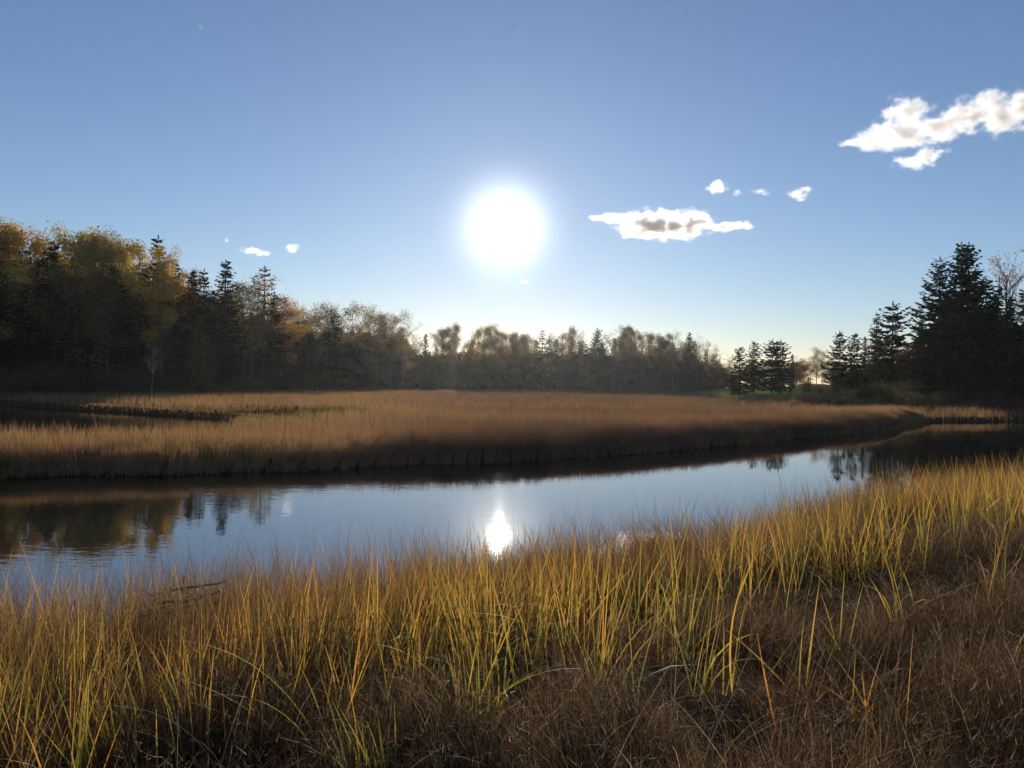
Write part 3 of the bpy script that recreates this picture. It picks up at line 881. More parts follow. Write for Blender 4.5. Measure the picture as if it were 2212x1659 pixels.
# far marsh: reeds thin out with distance, as the eye does
def marsh():
    n0 = 330000
    th_ = RNG.uniform(R(-43), R(43), n0)
    d0, d1, k = 15.5, 236.0, 0.75            # chance per metre of depth ~ d**-k
    u = RNG.random(n0)
    d = (d0 ** (1 - k) + u * (d1 ** (1 - k) - d0 ** (1 - k))) ** (1 / (1 - k))
    x, y = d * np.tan(th_), d
    wd = water_depth_in(x, y)
    ui = upland_in(x, y)
    ok = (wd < -0.02) & (y > far_edge(x) - 2) & (ui < 1.5 + RNG.normal(0, 1.2, n0))
    bare = fbm(x * 0.11, y * 0.05, 71) < 0.36
    ok &= ~(bare & (d > 60) & (RNG.random(n0) < 0.55))
    x, y, d, wd, ui = x[ok], y[ok], d[ok], wd[ok], ui[ok]
    # extra stand right on the creek's far edge
    m = 190000
    ex = RNG.uniform(-26, 34, m) ; ey = far_edge(ex) + np.abs(RNG.normal(0, 2.6, m)) - 0.7
    w2 = water_depth_in(ex, ey)
    kx = (w2 < 0.12)
    x = np.concatenate([x, ex[kx]]); y = np.concatenate([y, ey[kx]])
    d = np.concatenate([d, ey[kx]]); wd = np.concatenate([wd, w2[kx]]); ui = np.concatenate([ui, np.full(kx.sum(), -30.0)])
    sz_ = np.where(d < 60, 0.45, 1.3)
    x, y, cph, cr = clumped(x, y, sz_, 0.35 * RNG.random(len(x)), 101)
    n = len(x)
    P = with_z(x, y)
    b = x / y
    land = -wd
    creekside = np.exp(-((land - 3) / 6.0) ** 2)
    patch = fbm(x * 0.07, y * 0.07, 41)
    green = np.exp(-(((x + 13.5) / 5.0) ** 2 + ((y - 51) / 8.0) ** 2)) * 1.2
    green = np.clip(green + 0.25 * (fbm(x * 0.3, y * 0.3, 9) - 0.5), 0, 1)
    H = 0.60 + 0.26 * creekside * sstep(-9, 0, x) + 0.25 * (patch - 0.5) + RNG.normal(0, 0.10, n) - 0.25 * green - np.abs(RNG.normal(0, 0.16, n)) + 0.08 + 0.22 * (cr - 0.5) + 0.30 * np.minimum(fbm(x * 0.22, y * 0.12, 111) - 0.45, 0.1)
    H = H * (1 - 0.6 * ((poly_in(x, y, CREEK) > -3.5) & (y > 40)))
    far = sstep(60, 160, d)
    H = H - 0.12 * far
    goldr = sstep(0.30, 0.45, b) * sstep(45, 62, y)
    ramp_ = np.where(y < far_edge(x) + 9, sstep(-0.2, 3.2, y - far_edge(x)), 1.0)
    H = np.clip(H, 0.15, 1.15) * (0.42 + 0.58 * ramp_)
    W = 0.012 * np.maximum(d / 24.0, 0.8) ** 0.85 * RNG.uniform(0.7, 1.5, n)
    left = 1 - sstep(-0.34, 0.04, b)  # reed patches, plus the side-on light at left painted in as paler tint
    tint = 0.80 - 0.40 * left + 0.35 * (fbm(x * 0.05, y * 0.09, 77) - 0.5) + RNG.normal(0, 0.10, n) + 0.20 * (cr - 0.5) + 0.35 * (fbm(x * 0.18, y * 0.10, 113) - 0.5)
    tint = tint - 0.30 * goldr
    tint = tint * (1 - np.clip(green, 0, 1)) + green * RNG.normal(0.14, 0.07, n)
    tint = np.clip(tint, 0.02, 1)
    grass_obj('marsh_reeds', 'brown reed marsh between the creek and the woods', M_REED, P, H, W,
              np.abs(RNG.normal(0.03, 0.16, n)), RNG.normal(0.25, 0.25, n), 2, tint, tipshift=0.10, prof=0.5, phi=cph + RNG.normal(0, 1.0, n))


marsh()


def near_points(n0, d0, d1, k, amax=44):
    th_ = RNG.uniform(R(-amax), R(amax), n0)
    u = RNG.random(n0)
    d = (d0 ** (1 - k) + u * (d1 ** (1 - k) - d0 ** (1 - k))) ** (1 / (1 - k)) if k != 1 else d0 * (d1 / d0) ** u
    x, y = d * np.tan(th_), d
    wd = water_depth_in(x, y)
    ok = (y < near_edge(x) + 1.0) & (wd < 0.05)
    return x[ok], y[ok], -wd[ok]


def near_bank():
    # (a) dense stand of thin stems next to the water
    x, y, land = near_points(210000, 2.2, 24, 0.55)
    bandw = 2.6 + 0.13 * np.maximum(x, 0) + 0.10 * np.maximum(-x, 0) + (fbm(x * 0.5, y * 0.5, 12) - 0.5) * 2.2
    keep = RNG.random(len(x)) < np.clip((1 - sstep(bandw - 1.0, bandw + 0.6, land)) * (0.12 + 1.0 * sstep(0.25, 0.6, fbm(x * 1.1, y * 1.1, 15))), 0, 1)
    x, y, land = x[keep], y[keep], land[keep]
    x, y, cph, cr = clumped(x, y, 0.22, 0.30 * RNG.random(len(x)), 61)
    n = len(x)
    H = 0.64 + 0.26 * fbm(x * 0.6, y * 0.6, 19) + 0.16 * (cr - 0.5) + RNG.normal(0, 0.14, n)
    H = H * (0.75 + 0.25 * sstep(-0.05, 0.8, land))
    mat_ = np.clip(sstep(0.52, 0.72, fbm(x * 0.33, y * 0.33, 23)) + 0.9 * np.exp(-((x - 1.5) / 1.6) ** 2 - ((y - 8.0) / 2.0) ** 2), 0, 1)            # flattened patches
    tint = 0.68 + 0.35 * (fbm(x * 0.3, y * 0.3, 27) - 0.5) + 0.34 * (_hash(np.floor(x / 0.22), np.floor(y / 0.22), 65) - 0.5) + RNG.normal(0, 0.17, n) - 0.22 * sstep(3, 9, x)
    ph = np.where(RNG.random(n) < 0.6, cph + RNG.normal(0, 0.6, n), RNG.uniform(0, 2 * PI, n))
    grass_obj('bank_grass', 'tawny grass standing thick along the near bank', M_BANK, with_z(x, y), np.clip(H, 0.2, 1.15), 0.0044 * (y / 5) ** 0.5 * RNG.uniform(0.7, 1.6, n),
              np.abs(RNG.normal(0.06, 0.16, n)) + 0.6 * mat_ * RNG.random(n), np.abs(RNG.normal(0.2, 0.45, n)) + 0.7 * mat_, 3, np.clip(tint + 0.08, 0, 1), tipshift=-0.38, phi=ph)  # browner stem bases, with the shade low in the stand put into colour
    # (b) broad cordgrass blades through it
    x, y, land = near_points(66000, 2.4, 22, 0.55)
    bandw = 3.5 + 0.14 * np.maximum(x, 0) + 0.30 * np.maximum(-x, 0) + (fbm(x * 0.4, y * 0.4, 33) - 0.5) * 2.4
    keep = RNG.random(len(x)) < np.clip((1 - sstep(bandw - 2.2, bandw + 0.7, land)) * 1.5 * sstep(0.30, 0.58, fbm(x * 0.9, y * 0.9, 35)) + 0.30 * (_hash(np.floor(x / 0.30), np.floor(y / 0.30), 91) > 0.90), 0, 1) * (0.40 + 0.60 * sstep(0.3, 2.5, land) + 0.4 * sstep(4, 8, x)) * (1 - 0.72 * np.exp(-((x - 1.5) / 1.5) ** 2 - ((y - 8.0) / 2.2) ** 2))
    x, y, land = x[keep], y[keep], land[keep]
    x, y, cph, cr = clumped(x, y, 0.30, 0.55 * RNG.random(len(x)) ** 0.6, 71)
    n = len(x)
    H = 0.60 + 0.2 * fbm(x * 0.6, y * 0.6, 19) + 0.16 * (cr - 0.5) + RNG.normal(0, 0.14, n) + 0.06 * sstep(3, 9, x)
    H = H * (0.74 + 0.26 * sstep(3.2, 5.5, y))
    tint = 0.44 + 0.40 * (fbm(x * 0.5, y * 0.5, 37) - 0.5) + 0.22 * (cr - 0.5) + RNG.normal(0, 0.15, n)
    arch = RNG.random(n) < 0.22 + 0.22 * sstep(3.8, 4.8, land)                                     # these have bowed right over
    bend = np.abs(RNG.normal(0.12, 0.25, n)) + arch * RNG.uniform(0.8, 1.9, n)
    lean = np.abs(RNG.normal(0.03, 0.17, n)) + arch * RNG.uniform(0.0, 0.3, n)
    ph = np.where(RNG.random(n) < 0.55, cph + RNG.normal(0, 0.7, n), RNG.uniform(0, 2 * PI, n))
    grass_obj('cordgrass', 'yellow and green cordgrass blades among the bank grass', M_CORD, with_z(x, y), np.clip(H, 0.2, 1.15), 0.0105 * RNG.uniform(0.45, 1.5, n),
              lean, bend, 6, np.clip(tint, 0, 1), tipshift=0.28, prof=0.75, phi=ph, powr=1.2)
    # (c) fine hair-like dry grass in front, in uneven tussocks
    x, y, land = near_points(230000, 1.8, 14, 0.45)
    hum = fbm(x * 0.9, y * 0.9, 3)
    hole = sstep(0.40, 0.54, fbm(x * 1.2, y * 1.2, 43)) * (1 - 0.6 * np.exp(-((x - 0.1) / 0.8) ** 2 - ((y - 5.0) / 1.3) ** 2))
    keep = (land > 0.8) & (RNG.random(len(x)) < (0.08 + 0.92 * hole))
    # the same cover goes on to both sides and underfoot
    ex, ey = RNG.uniform(-11, 13, 90000), RNG.uniform(-3, 9, 90000)
    el = -water_depth_in(ex, ey)
    ek = (el > 0.8) & (ey < near_edge(ex)) & ((np.abs(ex) > ey * 0.93) | (ey < 1.8)) & (np.hypot(ex, ey) > 0.9)
    eh = sstep(0.40, 0.54, fbm(ex * 1.2, ey * 1.2, 43)); ek &= RNG.random(len(ex)) < 0.12 + 0.88 * eh
    x, y, land = np.concatenate([x, ex[ek]]), np.concatenate([y, ey[ek]]), np.concatenate([land, el[ek]])
    hum = np.concatenate([hum, fbm(ex[ek] * 0.9, ey[ek] * 0.9, 3)]); hole = np.concatenate([hole, eh[ek]])
    keep = np.concatenate([keep, np.ones(ek.sum(), bool)])
    x, y, land, hum, hole = x[keep], y[keep], land[keep], hum[keep], hole[keep]
    x, y, cph, cr = clumped(x, y, 0.16, 0.5 * RNG.random(len(x)), 81)
    n = len(x)
    H = (0.10 + 0.32 * hum + 0.16 * cr) * (0.4 + 0.6 * hole) + RNG.normal(0, 0.06, n)
    ph = np.where(RNG.random(n) < 0.5, cph + RNG.normal(0, 0.8, n), 2 * PI * fbm(x * 0.5, y * 0.5, 47) * 1.6 + RNG.normal(0, 1.1, n))
    tint = 0.50 + 0.45 * (fbm(x * 0.6, y * 0.6, 49) - 0.5) + RNG.normal(0, 0.2, n) + 0.15 * (cr - 0.5)
    tint = tint + (RNG.random(n) < 0.05) * 0.4
    grass_obj('fine_grass', 'fine brown dry grass covering the hummocks in front', M_FINE, with_z(x, y), np.clip(H, 0.06, 0.6), 0.0025 * RNG.uniform(0.6, 1.5, n),
              np.abs(RNG.normal(0.10, 0.22, n)), np.abs(RNG.normal(0.6, 0.6, n)), 3, np.clip(tint, 0, 1), phi=ph, prof=0.35, tipshift=0.2)
    # nodding seed heads on the fine grass: short fuzzy sprays
    pick = RNG.random(n) < 0.15
    sx, sy, sh = x[pick], y[pick], np.clip(H[pick], 0.1, 0.6)
    m = len(sx); k = 3
    bx, by, bh = np.repeat(sx, k), np.repeat(sy, k), np.repeat(sh, k)
    P = with_z(bx + RNG.normal(0, 0.018, m * k), by + RNG.normal(0, 0.018, m * k)); P[:, 2] += bh * RNG.uniform(0.78, 1.05, m * k)
    grass_obj('seed_heads', 'pale seed sprays on the fine dry grass', M_FINE, P, RNG.uniform(0.02, 0.06, m * k), 0.0042 * RNG.uniform(0.6, 1.4, m * k),
              RNG.uniform(0.3, 1.5, m * k), RNG.uniform(0, 1.0, m * k), 1, np.clip(RNG.normal(0.85, 0.13, m * k), 0, 1), prof=0.3)
    # (e) bleached dead stalks lying bowed through everything
    x, y, land = near_points(6000, 2.2, 16, 0.5)
    keep = (land > 0.4) & (RNG.random(len(x)) < 0.75)
    x, y = x[keep], y[keep]; n = len(x)
    grass_obj('dead_straw', 'bleached dead stalks bowed over in the front grass', M_STRAW, with_z(x, y), np.clip(RNG.normal(0.5, 0.16, n), 0.15, 0.9), 0.0034 * RNG.uniform(0.6, 1.5, n),
              RNG.uniform(0.1, 0.8, n), RNG.uniform(0.5, 2.1, n), 7, RNG.uniform(0, 1, n), prof=0.4, powr=1.1)
    # (d) lone wiry stems standing out over the water
    x, y, land = near_points(16000, 4.2, 20, 0.5)
    keep = (land < 1.6) & (RNG.random(len(x)) < 0.55)
    x, y, land = x[keep], y[keep], land[keep]
    n = len(x)
    grass_obj('wiry_stems', 'thin dark seed stems standing above the bank grass', M_BANK, with_z(x, y), np.clip(RNG.normal(0.90, 0.16, n), 0.5, 1.4), 0.003 * (y / 6) ** 0.6 * RNG.uniform(0.7, 1.2, n),
              np.abs(RNG.normal(0.05, 0.12, n)), np.abs(RNG.normal(0.2, 0.3, n)), 4, np.clip(RNG.normal(0.85, 0.08, n), 0, 1), prof=0.3)


near_bank()


# ------------------------------------------------------------------ the separate tussocks of tall blades in front
def blade_mesh(H, W, lean, bend, seg, tint, tipshift, phi, facing, name='blade'):
    V, F, t = ribbons(np.zeros((1, 3)), np.array([H]), np.array([W]), np.array([phi]), np.array([lean]), np.array([bend]), seg, np.array([facing]), prof=0.7)
    # a shallow keel down the middle of the blade
    L, Rr = V[0::2], V[1::2]
    nrm = np.array([-math.sin(facing), math.cos(facing), 0.0])
    Mid = (L + Rr) / 2 + nrm * (W * 0.14)
    VV = np.stack([L, Mid, Rr], 1).reshape(-1, 3)
    b = (np.arange(seg) * 3)[:, None]
    FF = np.concatenate([np.stack([b[:, 0], b[:, 0] + 1, b[:, 0] + 4, b[:, 0] + 3], 1), np.stack([b[:, 0] + 1, b[:, 0] + 2, b[:, 0] + 5, b[:, 0] + 4], 1)])
    T = np.repeat(np.clip(tint + tipshift * (t - 0.4), 0, 1), 3)
    return np_mesh(name, VV, FF, M_CORD, tint=T)


def ground_hit(px, py):
    a, b = ray(px, py)
    d = 1.5
    while d < 40:
        if EYE + b * d <= float(height(a * d, d)): break
        d += 0.03
    return a * d, d


TUFTS = [  # base point, colour, blades: (length as seen, lean sideways, bend, tint, width)
    (1080, 1560, 'green tuft of three straight blades in the dark hollow at centre front', [(0.62, 0.03, 0.05, .25, 1.2), (0.55, -0.1, 0.05, .22, 1.0), (0.42, 0.15, 0.1, .3, .9)]),
    (1290, 1500, 'single orange blade standing bolt upright in front of the creek', [(0.85, 0.0, 0.0, .72, 1.2), (0.5, 0.10, 0.1, .6, 1.0)]),
    (1005, 1600, 'arching yellow-green tuft at the bottom centre with leaf arms curving sideways', [(0.72, 0.5, 1.2, .38, 1.3), (0.66, 0.25, 0.3, .45, 1.3), (0.62, -0.3, 1.3, .3, 1.2), (0.6, -0.5, 1.5, .5, 1.2), (0.55, 0.1, 0.15, .4, 1.0), (0.45, -0.6, 0.8, .3, 1.0), (0.4, 0.7, 0.9, .35, .9)]),
    (1115, 1625, 'small gold tuft leaning right at the bottom centre', [(0.42, 0.7, 0.1, .55, 1.1), (0.38, 0.6, 0.15, .4, .9)]),
    (720, 1690, 'long drooping green blades arching left from the bottom edge', [(0.9, -0.75, 0.9, .28, 1.3), (0.95, -0.35, 1.3, .24, 1.3), (0.8, -0.9, 0.6, .3, 1.1), (0.7, -0.25, 1.5, .36, 1.2), (0.5, -0.15, 0.5, .25, 1.0)]),
    (435, 1640, 'pale tuft with a bent blade at the bottom left', [(0.6, -0.1, 0.3, .35, 1.1), (0.6, -0.3, 1.4, .3, 1.2), (0.5, 0.3, 1.2, .4, 1.1), (0.35, 0.15, 0.2, .65, .9)]),
    (25, 1650, 'golden leaning blade in the bottom left corner', [(0.5, 0.3, 0.15, .58, 1.2), (0.4, 0.1, 0.3, .35, 1.0)]),
    (325, 1500, 'long slanting green blade crossing the front left grass', [(0.75, -0.55, 0.25, .3, 1.3), (0.5, 0.1, 0.1, .5, 1.0)]),
    (1825, 1440, 'upright green tuft right of the slanted blades', [(0.62, 0.02, 0.05, .28, 1.2), (0.5, -0.15, 0.25, .3, 1.1), (0.55, 0.12, 0.12, .3, 1.0), (0.42, -0.5, 0.2, .4, 1.0)]),
    (1735, 1500, 'yellow blades slanting both ways on the right-hand hummock', [(0.62, 0.12, 0.05, .42, 1.2), (0.5, -0.75, 0.2, .42, 1.2), (0.4, 0.0, 0.1, .5, .9)]),
    (1700, 1600, 'orange blade leaning left out of the front right grass', [(0.62, -0.28, -0.1, .74, 1.2)]),
    (1570, 1500, 'orange-brown curved blade arching left beside the straight tufts', [(0.85, -0.15, -0.75, .64, 1.2), (0.5, 0.05, 0.2, .4, 1.0)]),
    (1480, 1420, 'yellow-green fan of blades in the middle of the front grass', [(0.7, 0.28, 0.15, .34, 1.1), (0.6, -0.2, 0.3, .32, 1.1), (0.65, 0.08, 0.1, .38, 1.1), (0.5, 0.5, 0.5, .3, 1.0), (0.5, -0.5, 0.4, .28, 1.0)]),
    (1580, 1360, 'wide fan of green blades below the matted golden grass', [(0.75, 0.42, 0.1, .34, 1.1), (0.6, 0.15, 0.15, .3, 1.0), (0.6, -0.15, 0.2, .38, 1.0), (0.5, -0.4, 0.5, .3, 1.0), (0.5, 0.6, 0.6, .3, 1.0)]),
    (1290, 1540, 'low tuft with pale bent tips left of the slim green pair', [(0.5, -0.25, 0.25, .36, 1.1), (0.45, 0.12, 0.3, .3, 1.0), (0.42, -0.05, 0.6, .28, 1.0), (0.3, 0.3, 0.6, .34, .9)]),
    (1375, 1530, 'slim green pair of blades forming a narrow V', [(0.5, -0.08, 0.05, .24, 1.0), (0.55, 0.24, 0.05, .24, 1.0)]),
    (1930, 1250, 'tall green blades above the dark gap on the right', [(0.6, 0.1, 0.2, .3, 1.1), (0.55, -0.2, 0.15, .42, 1.0), (0.5, 0.4, 0.4, .3, 1.0)]),
    (1870, 1250, 'two steep green blades before the golden right bank', [(0.6, -0.12, 0.05, .3, 1.1), (0.5, 0.1, 0.1, .46, 1.0)]),
    (2140, 1300, 'short green tuft on the far right hummock', [(0.5, 0.12, 0.1, .3, 1.0), (0.45, 0.5, 0.2, .5, 1.1), (0.4, -0.2, 0.2, .3, 1.0)]),
    (1980, 1310, 'long green blade lying nearly flat across the right hollow', [(0.7, 0.95, 0.5, .3, 1.1), (0.35, -0.2, 0.3, .3, 1.0)]),
    (560, 1420, 'bright yellow-green upright blades in the left grass', [(0.75, 0.02, 0.05, .36, 1.2), (0.65, -0.1, 0.1, .3, 1.1), (0.6, 0.15, 0.1, .5, 1.1)]),
    (640, 1400, 'orange-tipped upright blades left of centre', [(0.72, 0.06, 0.05, .68, 1.2), (0.6, -0.06, 0.05, .5, 1.0)]),
    (905, 1420, 'slender green blades near the dark hollow', [(0.7, -0.03, 0.05, .26, 1.2), (0.6, -0.15, 0.1, .5, 1.0), (0.5, 0.2, 0.2, .3, 1.0)]),
    (780, 1500, 'green fan with leaning blades left of the dark hollow', [(0.65, 0.06, 0.08, .28, 1.2), (0.6, 0.3, 0.2, .28, 1.1), (0.55, -0.35, 0.3, .34, 1.1), (0.5, -0.15, 0.2, .32, 1.0)]),
    (160, 1440, 'glowing gold blades in the far left grass', [(0.75, -0.1, 0.1, .55, 1.2), (0.7, 0.08, 0.05, .42, 1.2), (0.6, 0.25, 0.2, .6, 1.1)]),
    (60, 1520, 'yellow-green blades in the lower left grass', [(0.8, 0.05, 0.1, .42, 1.2), (0.7, 0.18, 0.1, .55, 1.2), (0.6, -0.1, 0.1, .36, 1.0)]),
    (1175, 1480, 'thin pair of gold blades at the right rim of the dark hollow', [(0.5, -0.06, 0.05, .6, 1.0), (0.45, 0.08, 0.05, .66, 1.0)]),
    (1450, 1545, 'bent yellow blade lying over the brown grass', [(0.5, 0.9, 0.9, .46, 1.3)]),
]
for bx, by, lab, blades_ in TUFTS:
    gx, gy = ground_hit(bx, min(by, 1700))
    t = empty('cordgrass_tuft', (gx, gy, float(height(gx, gy)) - 0.03))
    tag(t, lab, 'grass tuft', 'separate tufts of tall blades in the front grass')
    for (ln, ls, bd, tn, wd_) in blades_:
        ph = (0.0 if ls >= 0 else PI) + random.uniform(-0.5, 0.5)
        face = random.uniform(-0.6, 0.6)
        me = blade_mesh(ln * random.uniform(0.95, 1.1), 0.0115 * wd_, abs(ls), bd, 10, tn + random.uniform(-.05, .05), 0.3, ph, face)
        o = link('blade', me, t)
        o.location = (random.uniform(-0.03, 0.03), random.uniform(-0.04, 0.04), 0)

# ------------------------------------------------------------------ tangle of dead branches caught in the bank grass
M_PALE = bark_mat('bleached_twig', (0.30, 0.26, 0.21), (0.55, 0.50, 0.43), 20)
M_DEAD = bark_mat('dead_branch', (0.03, 0.026, 0.024), (0.08, 0.07, 0.062), 20)
ta_, tb_ = ray(408, 1300)
tg = empty('driftwood_tangle', (ta_ * 5.5, 5.5, EYE + tb_ * 5.5 - 0.27), 0.25, (1.1, 1.1, 1.1))
tag(tg, 'tangle of bleached dead twigs caught in the left bank grass', 'driftwood')
rr = np.random.default_rng(99)
for k in range(3):
    p0 = np.array([-0.30 + 0.1 * k, 0.02 * k, 0.16 + 0.07 * k]); p1 = np.array([0.22, 0.05 * k, 0.24 + 0.05 * k])
    pts = [p0 + (p1 - p0) * s + rr.normal(0, 0.012, 3) for s in np.linspace(0, 1, 6)]
    v, f = tube(pts, np.linspace(0.010, 0.004, 6), 6)
    link('branch', np_mesh('branch', v, f, M_DEAD, smooth=True), tg)
for k in range(30):
    c = np.array([rr.normal(0.0, 0.10), rr.normal(0, 0.06), rr.uniform(0.0, 0.32)])
    d = unit_rand(rr, 1)[0] * rr.uniform(0.04, 0.12)
    pts = [c - d, c + rr.normal(0, 0.02, 3), c + d + np.array([0, 0, -0.02]), c + d * 1.5 + rr.normal(0, 0.03, 3)]
    v, f = tube(pts, [0.006, 0.0055, 0.004, 0.002], 5)
    link('twig', np_mesh('twig', v, f, M_PALE, smooth=True), tg)

# ------------------------------------------------------------------ specks in the air: seeds on fluff, and a pale insect
m_fl, nt_, out_ = new_mat('seed_fluff')
fd = nt_.nodes.new('ShaderNodeBsdfDiffuse'); ft_ = nt_.nodes.new('ShaderNodeBsdfTranslucent'); fm = nt_.nodes.new('ShaderNodeMixShader')
for n_ in (fd, ft_): n_.inputs['Color'].default_value = (0.85, 0.83, 0.78, 1)
fm.inputs[0].default_value = 0.6
nt_.links.new(fd.outputs[0], fm.inputs[1]); nt_.links.new(ft_.outputs[0], fm.inputs[2]); nt_.links.new(fm.outputs[0], out_.inputs['Surface'])
rf = np.random.default_rng(5)
A = unit_rand(rf, 26) * 0.5
B = np.cross(A, unit_rand(rf, 26)); B = B / np.linalg.norm(B, axis=1, keepdims=True) * 0.09
fv, ff = quads_from(A * 1.0, A, B)
me_fluff = np_mesh('fluff', fv, ff, m_fl)
sv, sf = tube([(0, 0, -0.9), (0, 0, -0.55), (0, 0, -0.2), (0, 0, 0)], [0.02, 0.10, 0.08, 0.02], 6)
me_seed = np_mesh('seed', sv, sf, M_DEAD, smooth=True)
SPECKS = [(433, 60, 3.0, .010), (1803, 140, 4, .006), (1131, 323, 6, .004), (850, 576, 6, .005), (1340, 318, 6, .004), (745, 824, 9, .009), (687, 845, 9, .011), (610, 808, 8, .009),
          (748, 888, 8, .008), (1022, 775, 9, .009), (1076, 768, 9, .010), (1150, 790, 9, .010), (1165, 797, 9, .009), (1060, 832, 9, .009), (1132, 842, 9, .009), (980, 826, 9, .008), (1120, 770, 9, .008), (1004, 832, 9, .008)]
for i, (px, py, d, s) in enumerate(SPECKS):
    a, b = ray(px, py)
    t = empty('floating_seed', (a * d, d, EYE + b * d), random.uniform(0, 6), (s, s, s))
    lab = {0: 'largest pale tuft of seed fluff high in the blue sky', 1: 'tiny white seed fluff high above the small clouds'}.get(i)
    tag(t, lab or ('pale speck of seed fluff adrift in the pale sky' if py < 600 else 'pale speck of seed fluff adrift before the dark wood'), 'seed',
        None if lab else ('seed fluff drifting in the sky' if py < 600 else 'seed fluff drifting before the wood'))
    link('fluff', me_fluff, t); link('seed', me_seed, t)
a, b = ray(1111, 58)
ins = empty('insect', (a * 4, 4, EYE + b * 4), 0.2)
tag(ins, 'white-winged insect flying high above the sun', 'insect')
v, f = tube([(0, -0.008, -0.002), (0, -0.003, 0), (0, 0.004, 0.001), (0, 0.008, 0.002)], [0.0008, 0.0016, 0.0014, 0.0005], 6)
link('body', np_mesh('insect_body', v, f, M_DEAD, smooth=True), ins)
for sg in (-1, 1):
    wvx = np.array([(0, -0.002, 0), (sg * 0.008, -0.006, 0.007), (sg * 0.018, -0.002, 0.011), (sg * 0.016, 0.004, 0.010), (sg * 0.006, 0.004, 0.004), (0, 0.002, 0)], float)
    link('wing', np_mesh('insect_wing', wvx, np.array([[0, 1, 2, 3, 4, 5]]), m_fl), ins)

# ------------------------------------------------------------------ clouds
CLOUD_D = 2600.0


def cloud(lobes, label, dens=0.07, seed=0, grain=42.0, amp=3.2, core=1.7):
    """Bulging lobes at their real distance; a closed lumpy body holding vapour whose edges fray."""
    pts = []
    k = CLOUD_D / 1670.0
    for (px, py, rx, ry) in lobes:
        a, b = ray(px, py)
        rx_, rz_ = rx * k * 1.25, ry * k * 1.4
        pts.append((Vector((a * CLOUD_D, CLOUD_D + random.uniform(-0.25, 0.25) * rx_, EYE + b * CLOUD_D)), (rx_, max(0.5 * rx_, rz_ * 1.15), rz_)))
    cen = sum((p for p, _ in pts), Vector()) / len(pts)
    Vs, Fs, off = [], [], 0
    import bmesh
    bm = bmesh.new()
    bmesh.ops.create_icosphere(bm, subdivisions=3, radius=1.0)
    sv_ = np.array([v.co[:] for v in bm.verts]); sf_ = np.array([[v.index for v in f.verts] for f in bm.faces])
    bm.free()
    for p, r_ in pts:
        loc = np.array(p - cen)
        Vs.append(sv_ * (np.array(r_) * 1.45 + 3) + loc); Fs.append(sf_ + off); off += len(sv_)
    raw = np_mesh('cloud', np.concatenate(Vs), np.concatenate(Fs), None)
    tmp = bpy.data.objects.new('cloud_tmp', raw); COL.objects.link(tmp)
    md = tmp.modifiers.new('fuse', 'REMESH'); md.mode = 'VOXEL'
    md.voxel_size = max(1.2, max(max(r_) for _, r_ in pts) * 0.07)
    dg = bpy.context.evaluated_depsgraph_get()
    me = bpy.data.meshes.new_from_object(tmp.evaluated_get(dg))
    bpy.data.objects.remove(tmp)
    m, nt, out = new_mat('cloud_vapour')
    nd, lk = nt.nodes, nt.links
    tc = nd.new('ShaderNodeTexCoord')

    def mth(op, x, y=None, cl=False):
        n = nd.new('ShaderNodeMath'); n.operation = op; n.use_clamp = cl
        for i, v in enumerate((x, y)):
            if v is None: continue
            if isinstance(v, (int, float)): n.inputs[i].default_value = v
            else: lk.new(v, n.inputs[i])
        return n.outputs[0]
    field = None
    for p, r_ in pts:
        s = nd.new('ShaderNodeVectorMath'); s.operation = 'SUBTRACT'; s.inputs[1].default_value = p - cen
        lk.new(tc.outputs['Object'], s.inputs[0])
        q = nd.new('ShaderNodeVectorMath'); q.operation = 'DIVIDE'; q.inputs[1].default_value = r_
        lk.new(s.outputs[0], q.inputs[0])
        ln = nd.new('ShaderNodeVectorMath'); ln.operation = 'LENGTH'; lk.new(q.outputs[0], ln.inputs[0])
        e = mth('SUBTRACT', 1.0, ln.outputs['Value'])
        if field is None: field = e
        else:
            field = mth('SMOOTH_MAX', field, e)
            field.node.inputs[2].default_value = 0.45
    nz = nd.new('ShaderNodeTexNoise'); nz.inputs['Scale'].default_value = 1.0 / grain; nz.inputs['Detail'].default_value = 8; nz.inputs['Roughness'].default_value = 0.72
    mp = nd.new('ShaderNodeMapping'); mp.inputs['Location'].default_value = (seed * 13.7, seed * 5.1, seed * 9.3)
    lk.new(tc.outputs['Object'], mp.inputs[0])
    mp.inputs['Scale'].default_value = (0.8, 0.8, 1.15)
    lk.new(mp.outputs[0], nz.inputs['Vector'])
    f = mth('ADD', field, mth('MULTIPLY', mth('SUBTRACT', nz.outputs['Fac'], 0.5), amp))
    dn = mth('MULTIPLY', mth('POWER', mth('MULTIPLY', mth('ADD', f, -0.10), 1.2, True), core), dens)
    pv = nd.new('ShaderNodeVolumePrincipled')
    pv.inputs['Color'].default_value = (0.984, 0.977, 0.964, 1)
    pv.inputs['Anisotropy'].default_value = 0.6
    lk.new(dn, pv.inputs['Density'])
    lk.new(pv.outputs[0], out.inputs['Volume'])
    me.materials.clear(); me.materials.append(m)
    o = link('cloud', me); o.location = cen
    tag(o, label, 'cloud')
    return o


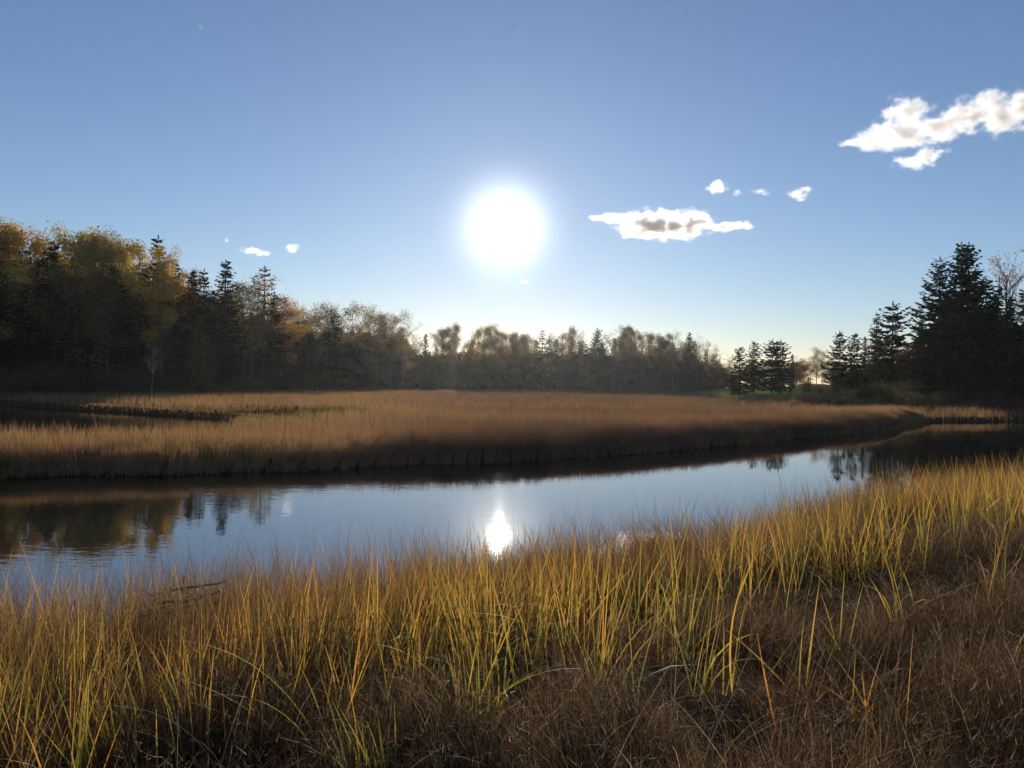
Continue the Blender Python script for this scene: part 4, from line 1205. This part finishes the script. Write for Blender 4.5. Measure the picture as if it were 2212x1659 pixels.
cloud([(1836, 311, 26, 8), (1890, 307, 50, 19), (1950, 285, 58, 28), (1958, 240, 46, 22), (2030, 273, 66, 22), (2090, 247, 50, 27), (2140, 229, 34, 28), (2172, 256, 40, 26), (2212, 232, 32, 30), (2280, 225, 55, 34)],
      'largest white cloud with ragged edges, high on the right', seed=1)
cloud([(1975, 349, 40, 12), (2002, 335, 22, 18), (2030, 328, 18, 5)], 'puffy white cloud just under the largest cloud', seed=2, grain=26)
cloud([(1330, 474, 46, 9), (1300, 472, 22, 5), (1385, 487, 42, 22), (1440, 481, 92, 27), (1506, 478, 34, 18), (1487, 500, 34, 9), (1372, 506, 30, 8), (1560, 490, 40, 10), (1600, 487, 26, 9)],
      'long white cloud with a dark grey heart, right of the sun', seed=3, dens=0.15, grain=30, amp=2.5, core=2.4)
cloud([(1549, 407, 18, 11), (1540, 411, 20, 6), (1552, 398, 9, 9)], 'small peaked white cloud above the dark-hearted cloud', seed=4, grain=13, amp=3.8, dens=0.05)
cloud([(1594, 415, 9, 5), (1590, 421, 7, 4)], 'tiny wisp of cloud beside the small peaked cloud', seed=5, grain=10, dens=0.03)
cloud([(1641, 415, 18, 5), (1650, 420, 10, 4)], 'thin faint wisp of cloud midway along the small clouds', seed=6, grain=12, dens=0.025)
cloud([(1723, 419, 19, 9), (1738, 410, 14, 5), (1728, 430, 9, 6)], 'small ragged cloud at the right end of the small clouds', seed=7, grain=13, amp=3.8, dens=0.05)
cloud([(545, 542, 22, 6), (568, 548, 18, 5)], 'slim white cloud low over the left wood', seed=8, grain=13, amp=3.8, dens=0.05)
cloud([(631, 534, 15, 6), (632, 543, 11, 5)], 'small white cloud right of the slim low cloud', seed=9, grain=12, amp=3.8, dens=0.05)
cloud([(490, 519, 6, 4)], 'tiny faint cloud dot over the left wood', seed=10, grain=9, dens=0.03)
cloud([(1132, 610, 9, 5)], 'tiny pale cloud scrap just below the sun', seed=11, grain=9, dens=0.03)

# ------------------------------------------------------------------ the sunlit air
hv = np.array([(x, y, z) for x in (-1000, 1000) for y in (-1000, 1000) for z in (-1.6, 27.0)], float)
hf = np.array([(0, 1, 3, 2), (4, 6, 7, 5), (0, 4, 5, 1), (2, 3, 7, 6), (0, 2, 6, 4), (1, 5, 7, 3)])
m_hz, nt_, out_ = new_mat('thin_haze')
pv = nt_.nodes.new('ShaderNodeVolumePrincipled')
pv.inputs['Color'].default_value = (0.96, 0.98, 1.0, 1)
pv.inputs['Density'].default_value = 0.000065
pv.inputs['Anisotropy'].default_value = 0.7
nt_.links.new(pv.outputs[0], out_.inputs['Volume'])
hz = link('haze', np_mesh('haze', hv, hf, m_hz))
tag(hz, 'thin sunlit haze in the air over the marsh', kind='stuff')
